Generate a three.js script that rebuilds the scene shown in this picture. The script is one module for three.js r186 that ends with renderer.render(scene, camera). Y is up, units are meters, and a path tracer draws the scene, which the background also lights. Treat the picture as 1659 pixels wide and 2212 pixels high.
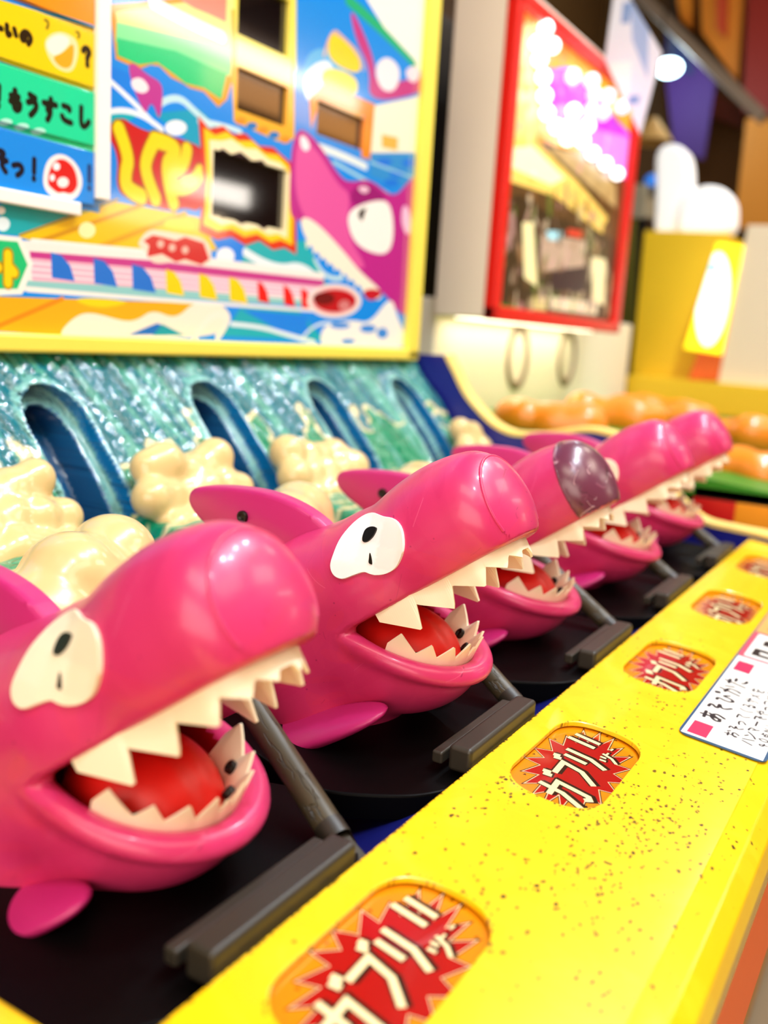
import * as THREE from 'three';
import { mergeGeometries, mergeVertices, toCreasedNormals } from 'three/addons/utils/BufferGeometryUtils.js';
import { RoundedBoxGeometry } from 'three/addons/geometries/RoundedBoxGeometry.js';
import { RectAreaLightUniformsLib } from 'three/addons/lights/RectAreaLightUniformsLib.js';
import { createNoise3D } from 'simplex-noise';

// ------------------------------------------------------------------ camera, light, exposure
// x runs along the row of toys, y is up, z points to the player; the back edge of the yellow panel is y = 0, z = 0.
const scene = new THREE.Scene();
scene.background = new THREE.Color(0x000000);
const FOCAL = 2007, FW = 1659, FH = 2212;
const CAM = new THREE.Vector3(-0.2621, 0.18596, 0.15577);
const FWD = new THREE.Vector3(0.845413, -0.186499, -0.500494).normalize();
const UPV = new THREE.Vector3(0.128897, 0.980601, -0.147674);
const camera = new THREE.PerspectiveCamera(2 * Math.atan(FH / 2 / FOCAL) * 180 / Math.PI, FW / FH, 0.01, 40);
camera.position.copy(CAM); camera.up.copy(UPV); camera.lookAt(CAM.clone().add(FWD)); camera.updateMatrixWorld(true);
camera.focus = 0.44; camera.userData.fStop = 5.2;
const renderer = new THREE.WebGLRenderer({ antialias: true });
renderer.toneMapping = THREE.LinearToneMapping;
renderer.toneMappingExposure = 0.78;
renderer.shadowMap.enabled = true;
RectAreaLightUniformsLib.init();
const CEIL = 1.75, FLOOR = -0.86;
// unseen ceiling light panels, placed out of view to light the game: [x, z, width, depth, intensity]
const PANELS = [[0.1, 1.25, 1.2, 0.6, 3.4], [1.9, 1.3, 1.2, 0.6, 6], [2.9, 0.2, 0.8, 0.4, 6], [1.2, 0.35, 1.2, 0.3, 3], [-0.9, 0.2, 0.6, 1.2, 5]];
// unseen small bright downlights, placed to glint on the noses: [x, z, intensity]
const SPOTS = [[0.35, 0.42, 4], [0.62, 0.5, 4], [0.95, 0.25, 3.4], [-0.35, 0.55, 3], [1.5, 0.1, 5]];

// ------------------------------------------------------------------ helpers
const RIGHT = new THREE.Vector3().crossVectors(FWD, UPV).normalize(), UPC = new THREE.Vector3().crossVectors(RIGHT, FWD);
const ray = (px, py) => FWD.clone().addScaledVector(RIGHT, (px - FW / 2) / FOCAL).addScaledVector(UPC, -(py - FH / 2) / FOCAL);
const onX = (px, py, x) => { const r = ray(px, py); return CAM.clone().addScaledVector(r, (x - CAM.x) / r.x); };   // where a pixel's ray meets a plane
const onZ = (px, py, z) => { const r = ray(px, py); return CAM.clone().addScaledVector(r, (z - CAM.z) / r.z); };
function rng(seed) { let s = seed >>> 0; return () => { s = (s + 0x6d2b79f5) >>> 0; let t = Math.imul(s ^ (s >>> 15), 1 | s); t = (t + Math.imul(t ^ (t >>> 7), 61 | t)) ^ t; return ((t ^ (t >>> 14)) >>> 0) / 4294967296; }; }
const noise = createNoise3D(rng(7));
const names = new Map();
function numbered(n) { const k = names.get(n) ?? 0; names.set(n, k + 1); return k ? n + '_' + String(k).padStart(3, '0') : n; }
function tag(o, label, category, group) { o.userData.label = label; o.userData.category = category; if (group) o.userData.group = group; return o; }
function thing(name, label, category, pos = [0, 0, 0], group) { const o = new THREE.Group(); o.name = numbered(name); o.position.set(...pos); scene.add(o); return tag(o, label, category, group); }
function mesh(name, geometry, material, parent, label) {
  const m = new THREE.Mesh(geometry, material); m.name = parent ? name : numbered(name); m.castShadow = m.receiveShadow = true;
  if (label) m.userData.label = label;
  (parent ?? scene).add(m); return m;
}
function struct(name, geometry, material) { const m = mesh(name, geometry, material); m.userData.kind = 'structure'; return m; }
const std = (color, roughness = 0.5, o = {}) => new THREE.MeshPhysicalMaterial({ color, roughness, ...o });
const box = (w, h, d, x = 0, y = 0, z = 0, r = 0.0015) => (r ? new RoundedBoxGeometry(w, h, d, 2, Math.min(r, w / 2.01, h / 2.01, d / 2.01)) : new THREE.BoxGeometry(w, h, d)).translate(x, y, z);
const span = (x0, x1, y0, y1, z0, z1, r) => box(x1 - x0, y1 - y0, z1 - z0, (x0 + x1) / 2, (y0 + y1) / 2, (z0 + z1) / 2, r);
const merge = (list) => mergeGeometries(list.map((g) => { const q = g.index ? g.toNonIndexed() : g; for (const k of Object.keys(q.attributes)) if (!['position', 'normal', 'uv'].includes(k)) q.deleteAttribute(k); return q; }));
const V = (x, y, z) => new THREE.Vector3(x, y, z);
const tube = (pts, r, seg = 40, rad = 10) => new THREE.TubeGeometry(new THREE.CatmullRomCurve3(pts), seg, r, rad, false);
function ribbon(points, w, r = 0) { // flat profile helper
  const s = new THREE.Shape(points.map((p) => new THREE.Vector2(...p))); return new THREE.ExtrudeGeometry(s, { depth: w, bevelEnabled: r > 0, bevelSize: r, bevelThickness: r, bevelSegments: 2, curveSegments: 12 });
}
// a smooth surface where sdf = 0, as quads over a grid of cells h (surface nets), normals from the field
function surface(sdf, lo, hi, h) {
  const n = [0, 1, 2].map((i) => Math.ceil((hi[i] - lo[i]) / h) + 1), [nx, ny, nz] = n, F = new Float32Array(nx * ny * nz);
  for (let k = 0, q = 0; k < nz; k++) for (let j = 0; j < ny; j++) for (let i = 0; i < nx; i++, q++) F[q] = sdf(lo[0] + i * h, lo[1] + j * h, lo[2] + k * h);
  const id = new Int32Array(nx * ny * nz).fill(-1), P = [], at = (i, j, k) => i + nx * (j + ny * k), idx = [];
  for (let k = 0; k < nz - 1; k++) for (let j = 0; j < ny - 1; j++) for (let i = 0; i < nx - 1; i++) {
    let x = 0, y = 0, z = 0, c = 0;
    const v = []; for (let b = 0; b < 8; b++) v.push(F[at(i + (b & 1), j + ((b >> 1) & 1), k + (b >> 2))]);
    for (let a = 0; a < 8; a++) for (const s of [1, 2, 4]) { const b = a | s; if (b === a || (v[a] < 0) === (v[b] < 0)) continue;
      const t = v[a] / (v[a] - v[b]); x += (a & 1) + (s === 1 ? t : 0); y += ((a >> 1) & 1) + (s === 2 ? t : 0); z += (a >> 2) + (s === 4 ? t : 0); c++; }
    if (!c) continue;
    id[at(i, j, k)] = P.length / 3; P.push(lo[0] + (i + x / c) * h, lo[1] + (j + y / c) * h, lo[2] + (k + z / c) * h);
  }
  for (let k = 1; k < nz - 1; k++) for (let j = 1; j < ny - 1; j++) for (let i = 1; i < nx - 1; i++) {
    const a = F[at(i, j, k)] < 0;
    [[1, 0, 0], [0, 1, 0], [0, 0, 1]].forEach((d, ax) => {
      if (a === (F[at(i + d[0], j + d[1], k + d[2])] < 0)) return;
      const u = [[0, 1, 0], [0, 0, 1], [1, 0, 0]][ax], w = [[0, 0, 1], [1, 0, 0], [0, 1, 0]][ax];
      const q = [[0, 0], [1, 0], [1, 1], [0, 1]].map(([p, r]) => id[at(i - p * u[0] - r * w[0], j - p * u[1] - r * w[1], k - p * u[2] - r * w[2])]);
      if (q.some((e) => e < 0)) return;
      if (a) idx.push(q[0], q[2], q[1], q[0], q[3], q[2]); else idx.push(q[0], q[1], q[2], q[0], q[2], q[3]);
    });
  }
  const N = new Float32Array(P.length), e = h * 0.35;
  let vote = 0; // faces must look outward, up the field
  for (let i = 0; i < idx.length; i += 3 * Math.max(1, Math.floor(idx.length / 900))) {
    const [a, b, c] = [0, 1, 2].map((k) => { const q = idx[i + k]; return V(P[3 * q], P[3 * q + 1], P[3 * q + 2]); }), f = b.clone().sub(a).cross(c.clone().sub(a)), m = a.add(b).add(c).divideScalar(3);
    vote += Math.sign(f.x * (sdf(m.x + e, m.y, m.z) - sdf(m.x - e, m.y, m.z)) + f.y * (sdf(m.x, m.y + e, m.z) - sdf(m.x, m.y - e, m.z)) + f.z * (sdf(m.x, m.y, m.z + e) - sdf(m.x, m.y, m.z - e)));
  }
  const fix = vote < 0;
  if (fix) for (let i = 0; i < idx.length; i += 3) { const t = idx[i + 1]; idx[i + 1] = idx[i + 2]; idx[i + 2] = t; }
  for (let i = 0; i < P.length; i += 3) for (let it = 0; it < 3; it++) {
    const [x, y, z] = [P[i], P[i + 1], P[i + 2]];
    let gx = sdf(x + e, y, z) - sdf(x - e, y, z), gy = sdf(x, y + e, z) - sdf(x, y - e, z), gz = sdf(x, y, z + e) - sdf(x, y, z - e);
    const l = Math.hypot(gx, gy, gz) || 1, s = l / (2 * e);
    gx /= l; gy /= l; gz /= l;
    if (it < 2) { const d = THREE.MathUtils.clamp(sdf(x, y, z) / Math.max(s, 0.2), -h * 0.5, h * 0.5); P[i] -= gx * d; P[i + 1] -= gy * d; P[i + 2] -= gz * d; } else { N[i] = gx; N[i + 1] = gy; N[i + 2] = gz; }
  }
  const g = new THREE.BufferGeometry(); g.setAttribute('position', new THREE.Float32BufferAttribute(P, 3)); g.setAttribute('normal', new THREE.BufferAttribute(N, 3)); g.setIndex(idx); return g;
}
const smin = (a, b, k) => { const h = Math.max(k - Math.abs(a - b), 0) / k; return Math.min(a, b) - h * h * k * 0.25; };
const smax = (a, b, k) => -smin(-a, -b, k);
const capsule = (x, y, z, a, b, ra, rb, wx = 1) => { // tapered capsule; wx widens it sideways
  x /= wx; const bx = b[0] - a[0], by = b[1] - a[1], bz = b[2] - a[2], px = x - a[0], py = y - a[1], pz = z - a[2];
  const t = Math.min(1, Math.max(0, (px * bx + py * by + pz * bz) / (bx * bx + by * by + bz * bz)));
  return Math.hypot(px - bx * t, py - by * t, pz - bz * t) - (ra + (rb - ra) * t);
};
const ellipsoid = (x, y, z, rx, ry, rz) => { const k0 = Math.hypot(x / rx, y / ry, z / rz), k1 = Math.hypot(x / rx / rx, y / ry / ry, z / rz / rz); return k1 < 1e-9 ? -Math.min(rx, ry, rz) : k0 * (k0 - 1) / k1; };
function canvasTexture(w, h, draw) {
  const c = document.createElement('canvas'); c.width = w; c.height = h; const g = c.getContext('2d'); draw(g, w, h);
  const t = new THREE.CanvasTexture(c); t.colorSpace = THREE.SRGBColorSpace; t.magFilter = THREE.LinearFilter; t.anisotropy = 8; return t;
}
function planarUV(g, fu, fv) { const p = g.attributes.position, uv = new Float32Array(p.count * 2); for (let i = 0; i < p.count; i++) { uv[2 * i] = fu(p.getX(i), p.getY(i), p.getZ(i)); uv[2 * i + 1] = fv(p.getX(i), p.getY(i), p.getZ(i)); } g.setAttribute('uv', new THREE.BufferAttribute(uv, 2)); return g; }
const parse = (s) => s.trim().split(/\s+/).map((q) => q.split(',').map(Number));

// handwriting: every character as strokes on a 10 x 10 square
const GLYPH = {
  'ガ': '1,3.5 7.5,3.2 7,8.5 6,9 5,8.3|4,1 3.8,5 1.2,9|8.3,.4 8.8,1.8|9.5,0 10,1.3', 'ブ': '1,2.5 7.8,2.3 7,6 3,9.2|8.4,.3 9,1.6|9.6,-.1 10.1,1.1',
  'リ': '2.5,1.5 2.5,6|7,1 7,6 4,9.5', 'ッ': '1.5,5 2.2,6.8|4.5,4.6 5,6.3|8,4.6 7,7.5 4,9.5', '!': '5,.8 5,6.2|5,8.6 5,9', 'い': '1.8,2 1.8,6 3,8 4.2,6.5|7.5,2.8 8.8,6',
  'の': '5.2,2.2 4.8,6 2.8,8 1.5,6 2,4 4,2.2 6.5,2 8.8,4 8.8,6.5 7,8.6', '?': '2.5,3 3.5,1.5 6,1.5 7,3.2 5.2,5 5,6.5|5,8.5 5,9', 'も': '4.5,1 4,6 4.5,8.6 6.5,9 8.3,7.5 8,6|2,3.5 6.8,3.3|1.8,5.8 6.6,5.6',
  'う': '3,1.2 6.5,2|2,4.4 5,3.4 7.6,4.2 7.2,7 4,9.4', 'す': '1,3 9,2.8|5.5,.8 5.6,5 4.5,6.4 3.4,5.4 4.2,4.2 5.6,4.8 5.5,7.5 3.8,9.6', 'こ': '2.5,2.2 7.5,2.2 6.5,3.4|2,6.5 2.6,8.4 8,8.4',
  'し': '3,1 3,6.5 4,8.8 6.5,8.4 8.3,6.2', 'そ': '2.5,1.5 7.3,1.4 2,5 9,4.6 5.2,5.5 4.2,7.5 7.4,9.4', 'っ': '1.5,5.8 5,4.6 8,5.6 7.6,7.8 4.5,9.4', 'つ': '1,3.5 5,2.2 8.8,3.6 8.2,6.8 4,8.8',
  'ト': '4,1 4,9.3|4,4.2 8,6.2', 'ー': '1,5 9,5', 'あ': '2,2.4 8,2|4.5,.8 4.6,8|7,3.6 5,7.4 2.4,8.6 1.6,6.8 4,4.6 7,4.6 8.8,6.4 6.5,9.2', 'び': '1,2.6 4,2 2,6 3.4,8.8 6,7.6 6.6,3 8.8,6|8,.8 8.6,2|9.2,.4 9.8,1.6',
  'か': '1,3.4 6,3.2 5.8,8 4.4,8.8|3.8,1 1.2,9|7.6,2.4 9.2,5.4', 'た': '1,2.6 6,2.4|3.6,.8 1.2,9.2|5.4,4.6 8.8,4.4|5,7.4 6,8.9 9,8.8', 'お': '1.2,3 6,2.8|3.6,1 3.6,8.8 1.6,7.6 3,6 7,4.8 8.8,6.4 6.2,9|7.6,1.8 9.2,3.2',
  'て': '1,2.2 9,1.8 5,4.4 5,7 7.8,9.2', 'く': '7,1 3,5 7.2,9.2', 'る': '2.4,1.6 7.4,1.4 2,6 6,4.6 8.6,6.4 7.6,8.8 4.6,9.2 4,7.8 5.6,7.4 6.6,8.8', 'サ': '1,3.2 9,3.2|3.2,1 3.2,6|6.8,1 6.6,6 4,9.4',
  'メ': '7,1 5.4,5.4 1.6,9|2.6,3.4 8,7.8', 'を': '1.6,2.2 7.8,2|4.6,.6 2,5.6 5,4.4 5.6,7|8.6,4.2 3.4,6.6 3.8,8.8 8.4,9', 'ハ': '3.4,2.4 1,8.6|6.4,2 9,8.6', 'ン': '1.4,2.2 3.8,3.8|1.4,8.8 5.4,7.4 9,3',
  'マ': '1,2.4 9,2.4 5,6.4|3.4,4.8 6.2,8.4', 'で': '1,2.2 9,1.8 5,4.4 5,7 7.8,9.2|6.8,4.8 7.4,6|8.2,4.4 8.8,5.6', 'や': '1,4.4 6,2.6 8.8,3.6 7.8,5.6 6.2,5.2|5.4,.8 6.2,2.4|2.6,1.8 5.2,9.2',
  'け': '1.8,1.4 1.4,6 2.2,8.8|4,3.6 9.2,3.4|7,1 7,6 5.4,9.2', 'ろ': '2.4,1.6 7.4,1.4 2,6 6,4.6 8.6,6.4 7.6,8.6 4.4,9.2', '点': '5,.6 5,3.6|5,2 8.4,2|2.4,3.8 7.8,3.8 7.8,6.4 2.4,6.4 2.4,3.8|1.6,7.8 1.2,9.2|4,7.8 4.2,9|6,7.8 6.4,9|8.2,7.6 9,9.2',
  '以': '2.4,1.6 2.4,7.4 5,6|4,2.4 5,4|8,1.4 7,6 4.4,9|7,6.4 9,9', '上': '5,1 5,9|5,4.6 8.4,4.6|1,9 9,9', '4': '6.6,9.2 6.6,1 1.6,6.6 8.8,6.6', '0': '5,1 2.4,3.4 2.4,6.6 5,9 7.6,6.6 7.6,3.4 5,1',
};
function strokePath(g, pts, smooth) {
  g.beginPath(); g.moveTo(...pts[0]);
  if (!smooth || pts.length < 3) for (const p of pts.slice(1)) g.lineTo(...p);
  else { for (let i = 1; i < pts.length - 1; i++) { const m = i === pts.length - 2 ? pts[i + 1] : [(pts[i][0] + pts[i + 1][0]) / 2, (pts[i][1] + pts[i + 1][1]) / 2]; g.quadraticCurveTo(...pts[i], ...m); } }
  g.stroke();
}
function glyph(g, ch, map, width, color, smooth = true) {
  g.strokeStyle = color; g.lineWidth = width; g.lineCap = smooth ? 'round' : 'butt'; g.lineJoin = smooth ? 'round' : 'miter';
  for (const s of (GLYPH[ch] ?? '').split('|')) if (s) strokePath(g, parse(s).map((p) => map(p[0] / 10, p[1] / 10)), smooth);
}

// ------------------------------------------------------------------ shared materials
const PINK = 0xd8246e;
function mottle(base, chips, seed, w, h, draw) { return canvasTexture(w, h, (g) => { g.fillStyle = base; g.fillRect(0, 0, w, h); const R = rng(seed); draw?.(g, R); chips(g, R); }); }
const M = {
  pink: std(PINK, 0.36, { clearcoat: 0.25, clearcoatRoughness: 0.12 }),
  pinkDeep: std(0xc02470, 0.4, { clearcoat: 0.15, clearcoatRoughness: 0.2 }),
  cream: std(0xfbf0d2, 0.38, { clearcoat: 0.3, clearcoatRoughness: 0.2 }), eyeCream: std(0xf7ecd0, 0.42), eyeOverlit: std(0xffffff, 0.4), pupil: std(0x15120c, 0.25), red: std(0xf01a14, 0.42), lining: std(0x9c0714, 0.45),
  bolt: std(0x1d1812, 0.35, { metalness: 0.4 }), plum: std(0x4b1830, 0.3, { clearcoat: 0.6, clearcoatRoughness: 0.25 }),
  yellow: std(0xffd40e, 0.28, { clearcoat: 0.6, clearcoatRoughness: 0.14 }), yellowPale: std(0xffe858, 0.4), orange: std(0xff6d12, 0.4), black: std(0x010101, 0.5, { specularIntensity: 0.2 }), dark: std(0x0b0908, 0.4), bumper: std(0x2e2a22, 0.42), navy: std(0x121a86, 0.35),
  trim: std(0xf6d878, 0.45), foam: std(0xe4c688, 0.25, { clearcoat: 0.5, clearcoatRoughness: 0.07 }), white: std(0xfffaf0, 0.45), glass: std(0x0c0608, 0.07, { clearcoat: 1, clearcoatRoughness: 0.03 }),
};

// ------------------------------------------------------------------ the room
const RX0 = -1.7, RX1 = 3.6, RZ0 = -1.25, RZ1 = 3.0;
const wallBrown = std(0x543608, 0.7), wallOrange = std(0xd98a1c, 0.6), floorMat = std(0x8a7a62, 0.45), ceilMat = std(0xb9a68a, 0.8);
struct('floor', span(RX0 - 0.1, RX1 + 0.1, FLOOR - 0.1, FLOOR, RZ0 - 0.1, RZ1 + 0.1, 0), floorMat);
struct('ceiling', span(RX0 - 0.1, RX1 + 0.1, CEIL, CEIL + 0.1, RZ0 - 0.1, RZ1 + 0.1, 0), ceilMat);
struct('wall_back', span(RX0, RX1, FLOOR, CEIL, RZ0 - 0.1, RZ0, 0), wallBrown);
struct('wall_front', span(RX0, RX1, FLOOR, CEIL, RZ1, RZ1 + 0.1, 0), std(0xb58d5a, 0.7));
struct('wall_left', span(RX0 - 0.1, RX0, FLOOR, CEIL, RZ0, RZ1, 0), std(0xb58d5a, 0.7));
struct('wall_right', span(RX1, RX1 + 0.1, FLOOR, CEIL, RZ0, RZ1, 0), wallBrown);

const PANEL_LABELS = ['unseen white ceiling light panel above the player side of the shark game', 'unseen white ceiling light panel above the middle of the aisle', 'unseen white ceiling light panel above the far yellow machine', 'unseen narrow white ceiling light panel above the red framed sign', 'unseen long white ceiling light panel near the left wall'];
for (const [x, z, w, d, I] of PANELS) {
  const t = thing('unseen_ceiling_light', PANEL_LABELS.shift(), 'ceiling light', [x, CEIL, z]);
  mesh('diffuser', box(w, 0.02, d, 0, -0.012, 0, 0), std(0xffffff, 0.6, { emissive: 0xfff2dc, emissiveIntensity: I * 0.5 }), t);
  mesh('frame', merge([box(w + 0.04, 0.03, 0.02, 0, -0.015, d / 2 + 0.01), box(w + 0.04, 0.03, 0.02, 0, -0.015, -d / 2 - 0.01), box(0.02, 0.03, d, w / 2 + 0.01, -0.015, 0), box(0.02, 0.03, d, -w / 2 - 0.01, -0.015, 0)]), M.white, t);
  const l = new THREE.RectAreaLight(0xfff0d8, I, w, d); l.position.set(x, CEIL - 0.03, z); l.lookAt(x, 0, z); scene.add(l);
}
{
  // unseen stand across the aisle; its lit signs are placed for glare on the board
  const k = thing('unseen_kiosk', 'unseen stand with lit signs across the aisle, placed to reflect in the board', 'unseen_kiosk', [2.75, FLOOR, 1.7]);
  const at = (y) => y - FLOOR, lamp = (name, w, h, x, y, color, glow, power) => {
    mesh(name, box(w, h, 0.03, x, at(y), -0.16, 0), std(0xffffff, 0.5, { emissive: color, emissiveIntensity: glow }), k);
    const l = new THREE.RectAreaLight(color, power, w, h); l.position.set(2.75 + x, y, 1.7 - 0.19); l.lookAt(2.75 + x, y, 0); scene.add(l);
  };
  lamp('unseen_strip_lamp', 1.5, 0.07, 0, 1.21, 0xfff6ea, 9, 6); lamp('lit_band', 0.42, 0.075, -0.2, 0.69, 0xfff6ea, 8, 5); lamp('lit_fascia', 1.2, 0.1, 0.35, 1.09, 0xc88238, 5, 2); lamp('unseen_counter_sign', 0.6, 0.08, -0.44, 0.56, 0xffe6c0, 6, 2);  // lit bands out of view, placed for glare on board and panel edge
  mesh('counter', box(1.5, 1.4, 0.3, 0, 0.7, 0), std(0xc89a58, 0.6), k);
  mesh('canopy', box(1.56, 0.06, 0.34, 0, at(1.29), 0), std(0x8a5a2a, 0.6), k);
  for (const x of [-0.72, 0.72]) mesh('post', box(0.05, 0.9, 0.05, x, at(0.85), 0.1), std(0x8a5a2a, 0.6), k);
}
{ // unseen light panel behind the camera, placed to light the left flanks
  const t = thing('unseen_light_panel', 'large unseen white light panel behind the camera, lighting the left flanks', 'sign', [RX0 + 0.06, 0.1, 0.75]);
  mesh('light_panel_face', box(0.02, 1.2, 2.0, 0.03, 0.6, 0, 0), std(0xffffff, 0.6, { emissive: 0xffeedc, emissiveIntensity: 2.2 }), t);
  mesh('light_panel_case', box(0.1, 1.24, 2.04, -0.03, 0.6, 0, 0.004), M.white, t);
  const l = new THREE.RectAreaLight(0xffeedc, 2.6, 2.0, 1.2); l.position.set(RX0 + 0.11, 0.7, 0.75); l.lookAt(1, 0.7, 0.75); scene.add(l);
}
function unseen_downlight(x, y, z, I, label, r = 0.035, color = 0xe6f2ff, group) {
  const t = thing('unseen_downlight', label, 'unseen_downlight', [x, y, z], group);
  mesh('lamp_ring', new THREE.LatheGeometry([[r, 0], [r + 0.012, 0], [r + 0.012, -0.02], [r, -0.02], [r, 0]].map((p) => new THREE.Vector2(...p)), 40), M.white, t);
  mesh('lamp_glass', new THREE.CylinderGeometry(r, r, 0.008, 40).translate(0, -0.004, 0), std(0xffffff, 0.5, { emissive: color, emissiveIntensity: 60 }), t);
  const l = new THREE.SpotLight(color, I, 0, 1.2, 0.6, 2); l.position.set(x, y - 0.03, z); l.target.position.set(x, y - 1, z); l.castShadow = true; l.shadow.radius = r / 0.02; scene.add(l, l.target);
}
const SPOT_PLACES = ['above the second and third sharks', 'above the fourth shark', 'above the end wall of the shark game', 'above the near end of the shark game', 'above the neighbouring game'];
for (const [x, z, I] of SPOTS) unseen_downlight(x, CEIL - 0.001, z, I, 'unseen small round white ceiling lamp ' + SPOT_PLACES.shift(), 0.035, 0xe6f2ff);

// ------------------------------------------------------------------ toy sharks
// one shark facing +z, its middle plane at x = 0; the mouth opens between the gum plane and the jaw rim
const GP = [0.0572, -0.0587], GT = [0.591, 0.807], GN = [0.807, -0.591];
const gum = (y, z) => GN[0] * (y - GP[0]) + GN[1] * (z - GP[1]);
const rim = (z) => 0.0265 - 0.29 * (z + 0.012);
const cavity = (x, y, z) => Math.max(ellipsoid(x, y - 0.04, z + 0.069, 0.0325, 0.036, 0.0425), gum(y, z) - 0.004);
const AX = [0.53, 0.848]; // direction of the snout in (y, z)
const along = (y, z) => AX[0] * (y - 0.1032) + AX[1] * (z + 0.0315);
function headField(x, y, z) {
  let s = smin(capsule(x, y, z, [0, 0.046, -0.104], [0, 0.0595, -0.0775], 0.037, 0.0362, 1.14), capsule(x, y, z, [0, 0.0595, -0.0775], [0, 0.0885, -0.0475], 0.0362, 0.0316, 1.08), 0.014);
  s = smin(s, capsule(x, y, z, [0, 0.0885, -0.0475], [0, 0.0985, -0.038], 0.0316, 0.0314), 0.008);
  s = smin(s, smax(capsule(x, y, z, [0, 0.0885, -0.0475], [0, 0.1045, -0.0262], 0.0316, 0.0312), along(y, z) - 0.0315, 0.02), 0.006);
  s = smin(s, capsule(x, y, z, [0, 0.036, -0.112], [0, 0.022, -0.165], 0.04, 0.033, 1.05), 0.02);
  s = smin(s, capsule(x, y, z, [0, 0.001, -0.106], [0, -0.01, -0.152], 0.042, 0.038, 1.12), 0.02);
  s = smin(s, ellipsoid(x, y - 0.031, z + 0.071, 0.0405, 0.034, 0.0495), 0.012);
  s = smax(s, -Math.max(gum(y, z), rim(z) - y), 0.002);
  const q = (Math.hypot(x / 0.0385, (z + 0.061) / 0.0405) - 1) * 0.041, lip = Math.hypot(q, y - rim(z) + 0.0015) - 0.004;
  if (z > -0.1) s = smin(s, Math.max(lip, -(z + 0.09)), 0.006);
  return smax(s, -cavity(x, y, z), 0.003);
}
const LIFT = (g) => g.translate(0, 0.04, 0.08);
const headAll = surface(headField, [-0.056, -0.046, -0.21], [0.056, 0.15, 0.022], 0.0021);
function subset(g, keep) { // the faces whose middle passes the test, with their own vertices
  const p = g.attributes.position, n = g.attributes.normal, map = new Map(), P = [], N = [], I = [], src = g.index.array;
  for (let i = 0; i < src.length; i += 3) {
    let x = 0, y = 0, z = 0; for (let c = 0; c < 3; c++) { x += p.getX(src[i + c]) / 3; y += p.getY(src[i + c]) / 3; z += p.getZ(src[i + c]) / 3; }
    if (!keep(x, y, z)) continue;
    for (let c = 0; c < 3; c++) { const v = src[i + c]; if (!map.has(v)) { map.set(v, P.length / 3); P.push(p.getX(v), p.getY(v), p.getZ(v)); N.push(n.getX(v), n.getY(v), n.getZ(v)); } I.push(map.get(v)); }
  }
  const r = new THREE.BufferGeometry(); r.setAttribute('position', new THREE.Float32BufferAttribute(P, 3)); r.setAttribute('normal', new THREE.Float32BufferAttribute(N, 3)); r.setIndex(I); return r;
}
const inMouth = (x, y, z) => cavity(x, y, z) < 0.0012;
const skinUV = (g) => planarUV(g, (x, y, z) => (z * 0.9 + x * 0.3) * 5, (x, y) => (y + Math.abs(x) * 0.4) * 5);
const headGeo = skinUV(LIFT(subset(headAll, (x, y, z) => !inMouth(x, y, z)))), liningGeo = LIFT(subset(headAll, inMouth));
const capGeo = (from, lift, bead) => { // the front of the snout as a skin of its own, ended by a raised seam
  const shell = subset(headAll, (x, y, z) => along(y, z) > from && gum(y, z) > 0.0012 && !inMouth(x, y, z)), p = shell.attributes.position, n = shell.attributes.normal;
  for (let i = 0; i < p.count; i++) p.setXYZ(i, p.getX(i) + n.getX(i) * lift, p.getY(i) + n.getY(i) * lift, p.getZ(i) + n.getZ(i) * lift);
  const pts = [], cy = 0.1032 + AX[0] * from, cz = -0.0315 + AX[1] * from;
  for (let a = -35; a <= 215; a += 5) { const c = Math.cos(a * Math.PI / 180), q = Math.sin(a * Math.PI / 180), d = [c, q * AX[1], -q * AX[0]]; let lo = 0, hi = 0.05; for (let k = 0; k < 24; k++) { const m = (lo + hi) / 2; if (headField(d[0] * m, cy + d[1] * m, cz + d[2] * m) < 0) lo = m; else hi = m; } const P = V(d[0] * lo, cy + d[1] * lo, cz + d[2] * lo); if (gum(P.y, P.z) > 0.0005) pts.push(P); }
  return skinUV(LIFT(mergeGeometries([shell.toNonIndexed(), tube(pts, bead, 90, 8).toNonIndexed()].map((g) => { g.deleteAttribute('uv'); return g; }))));
};
const capShort = capGeo(0.0225, 0.0003, 0.0008), capLong = capGeo(0.010, 0.0009, 0.001);
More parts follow.
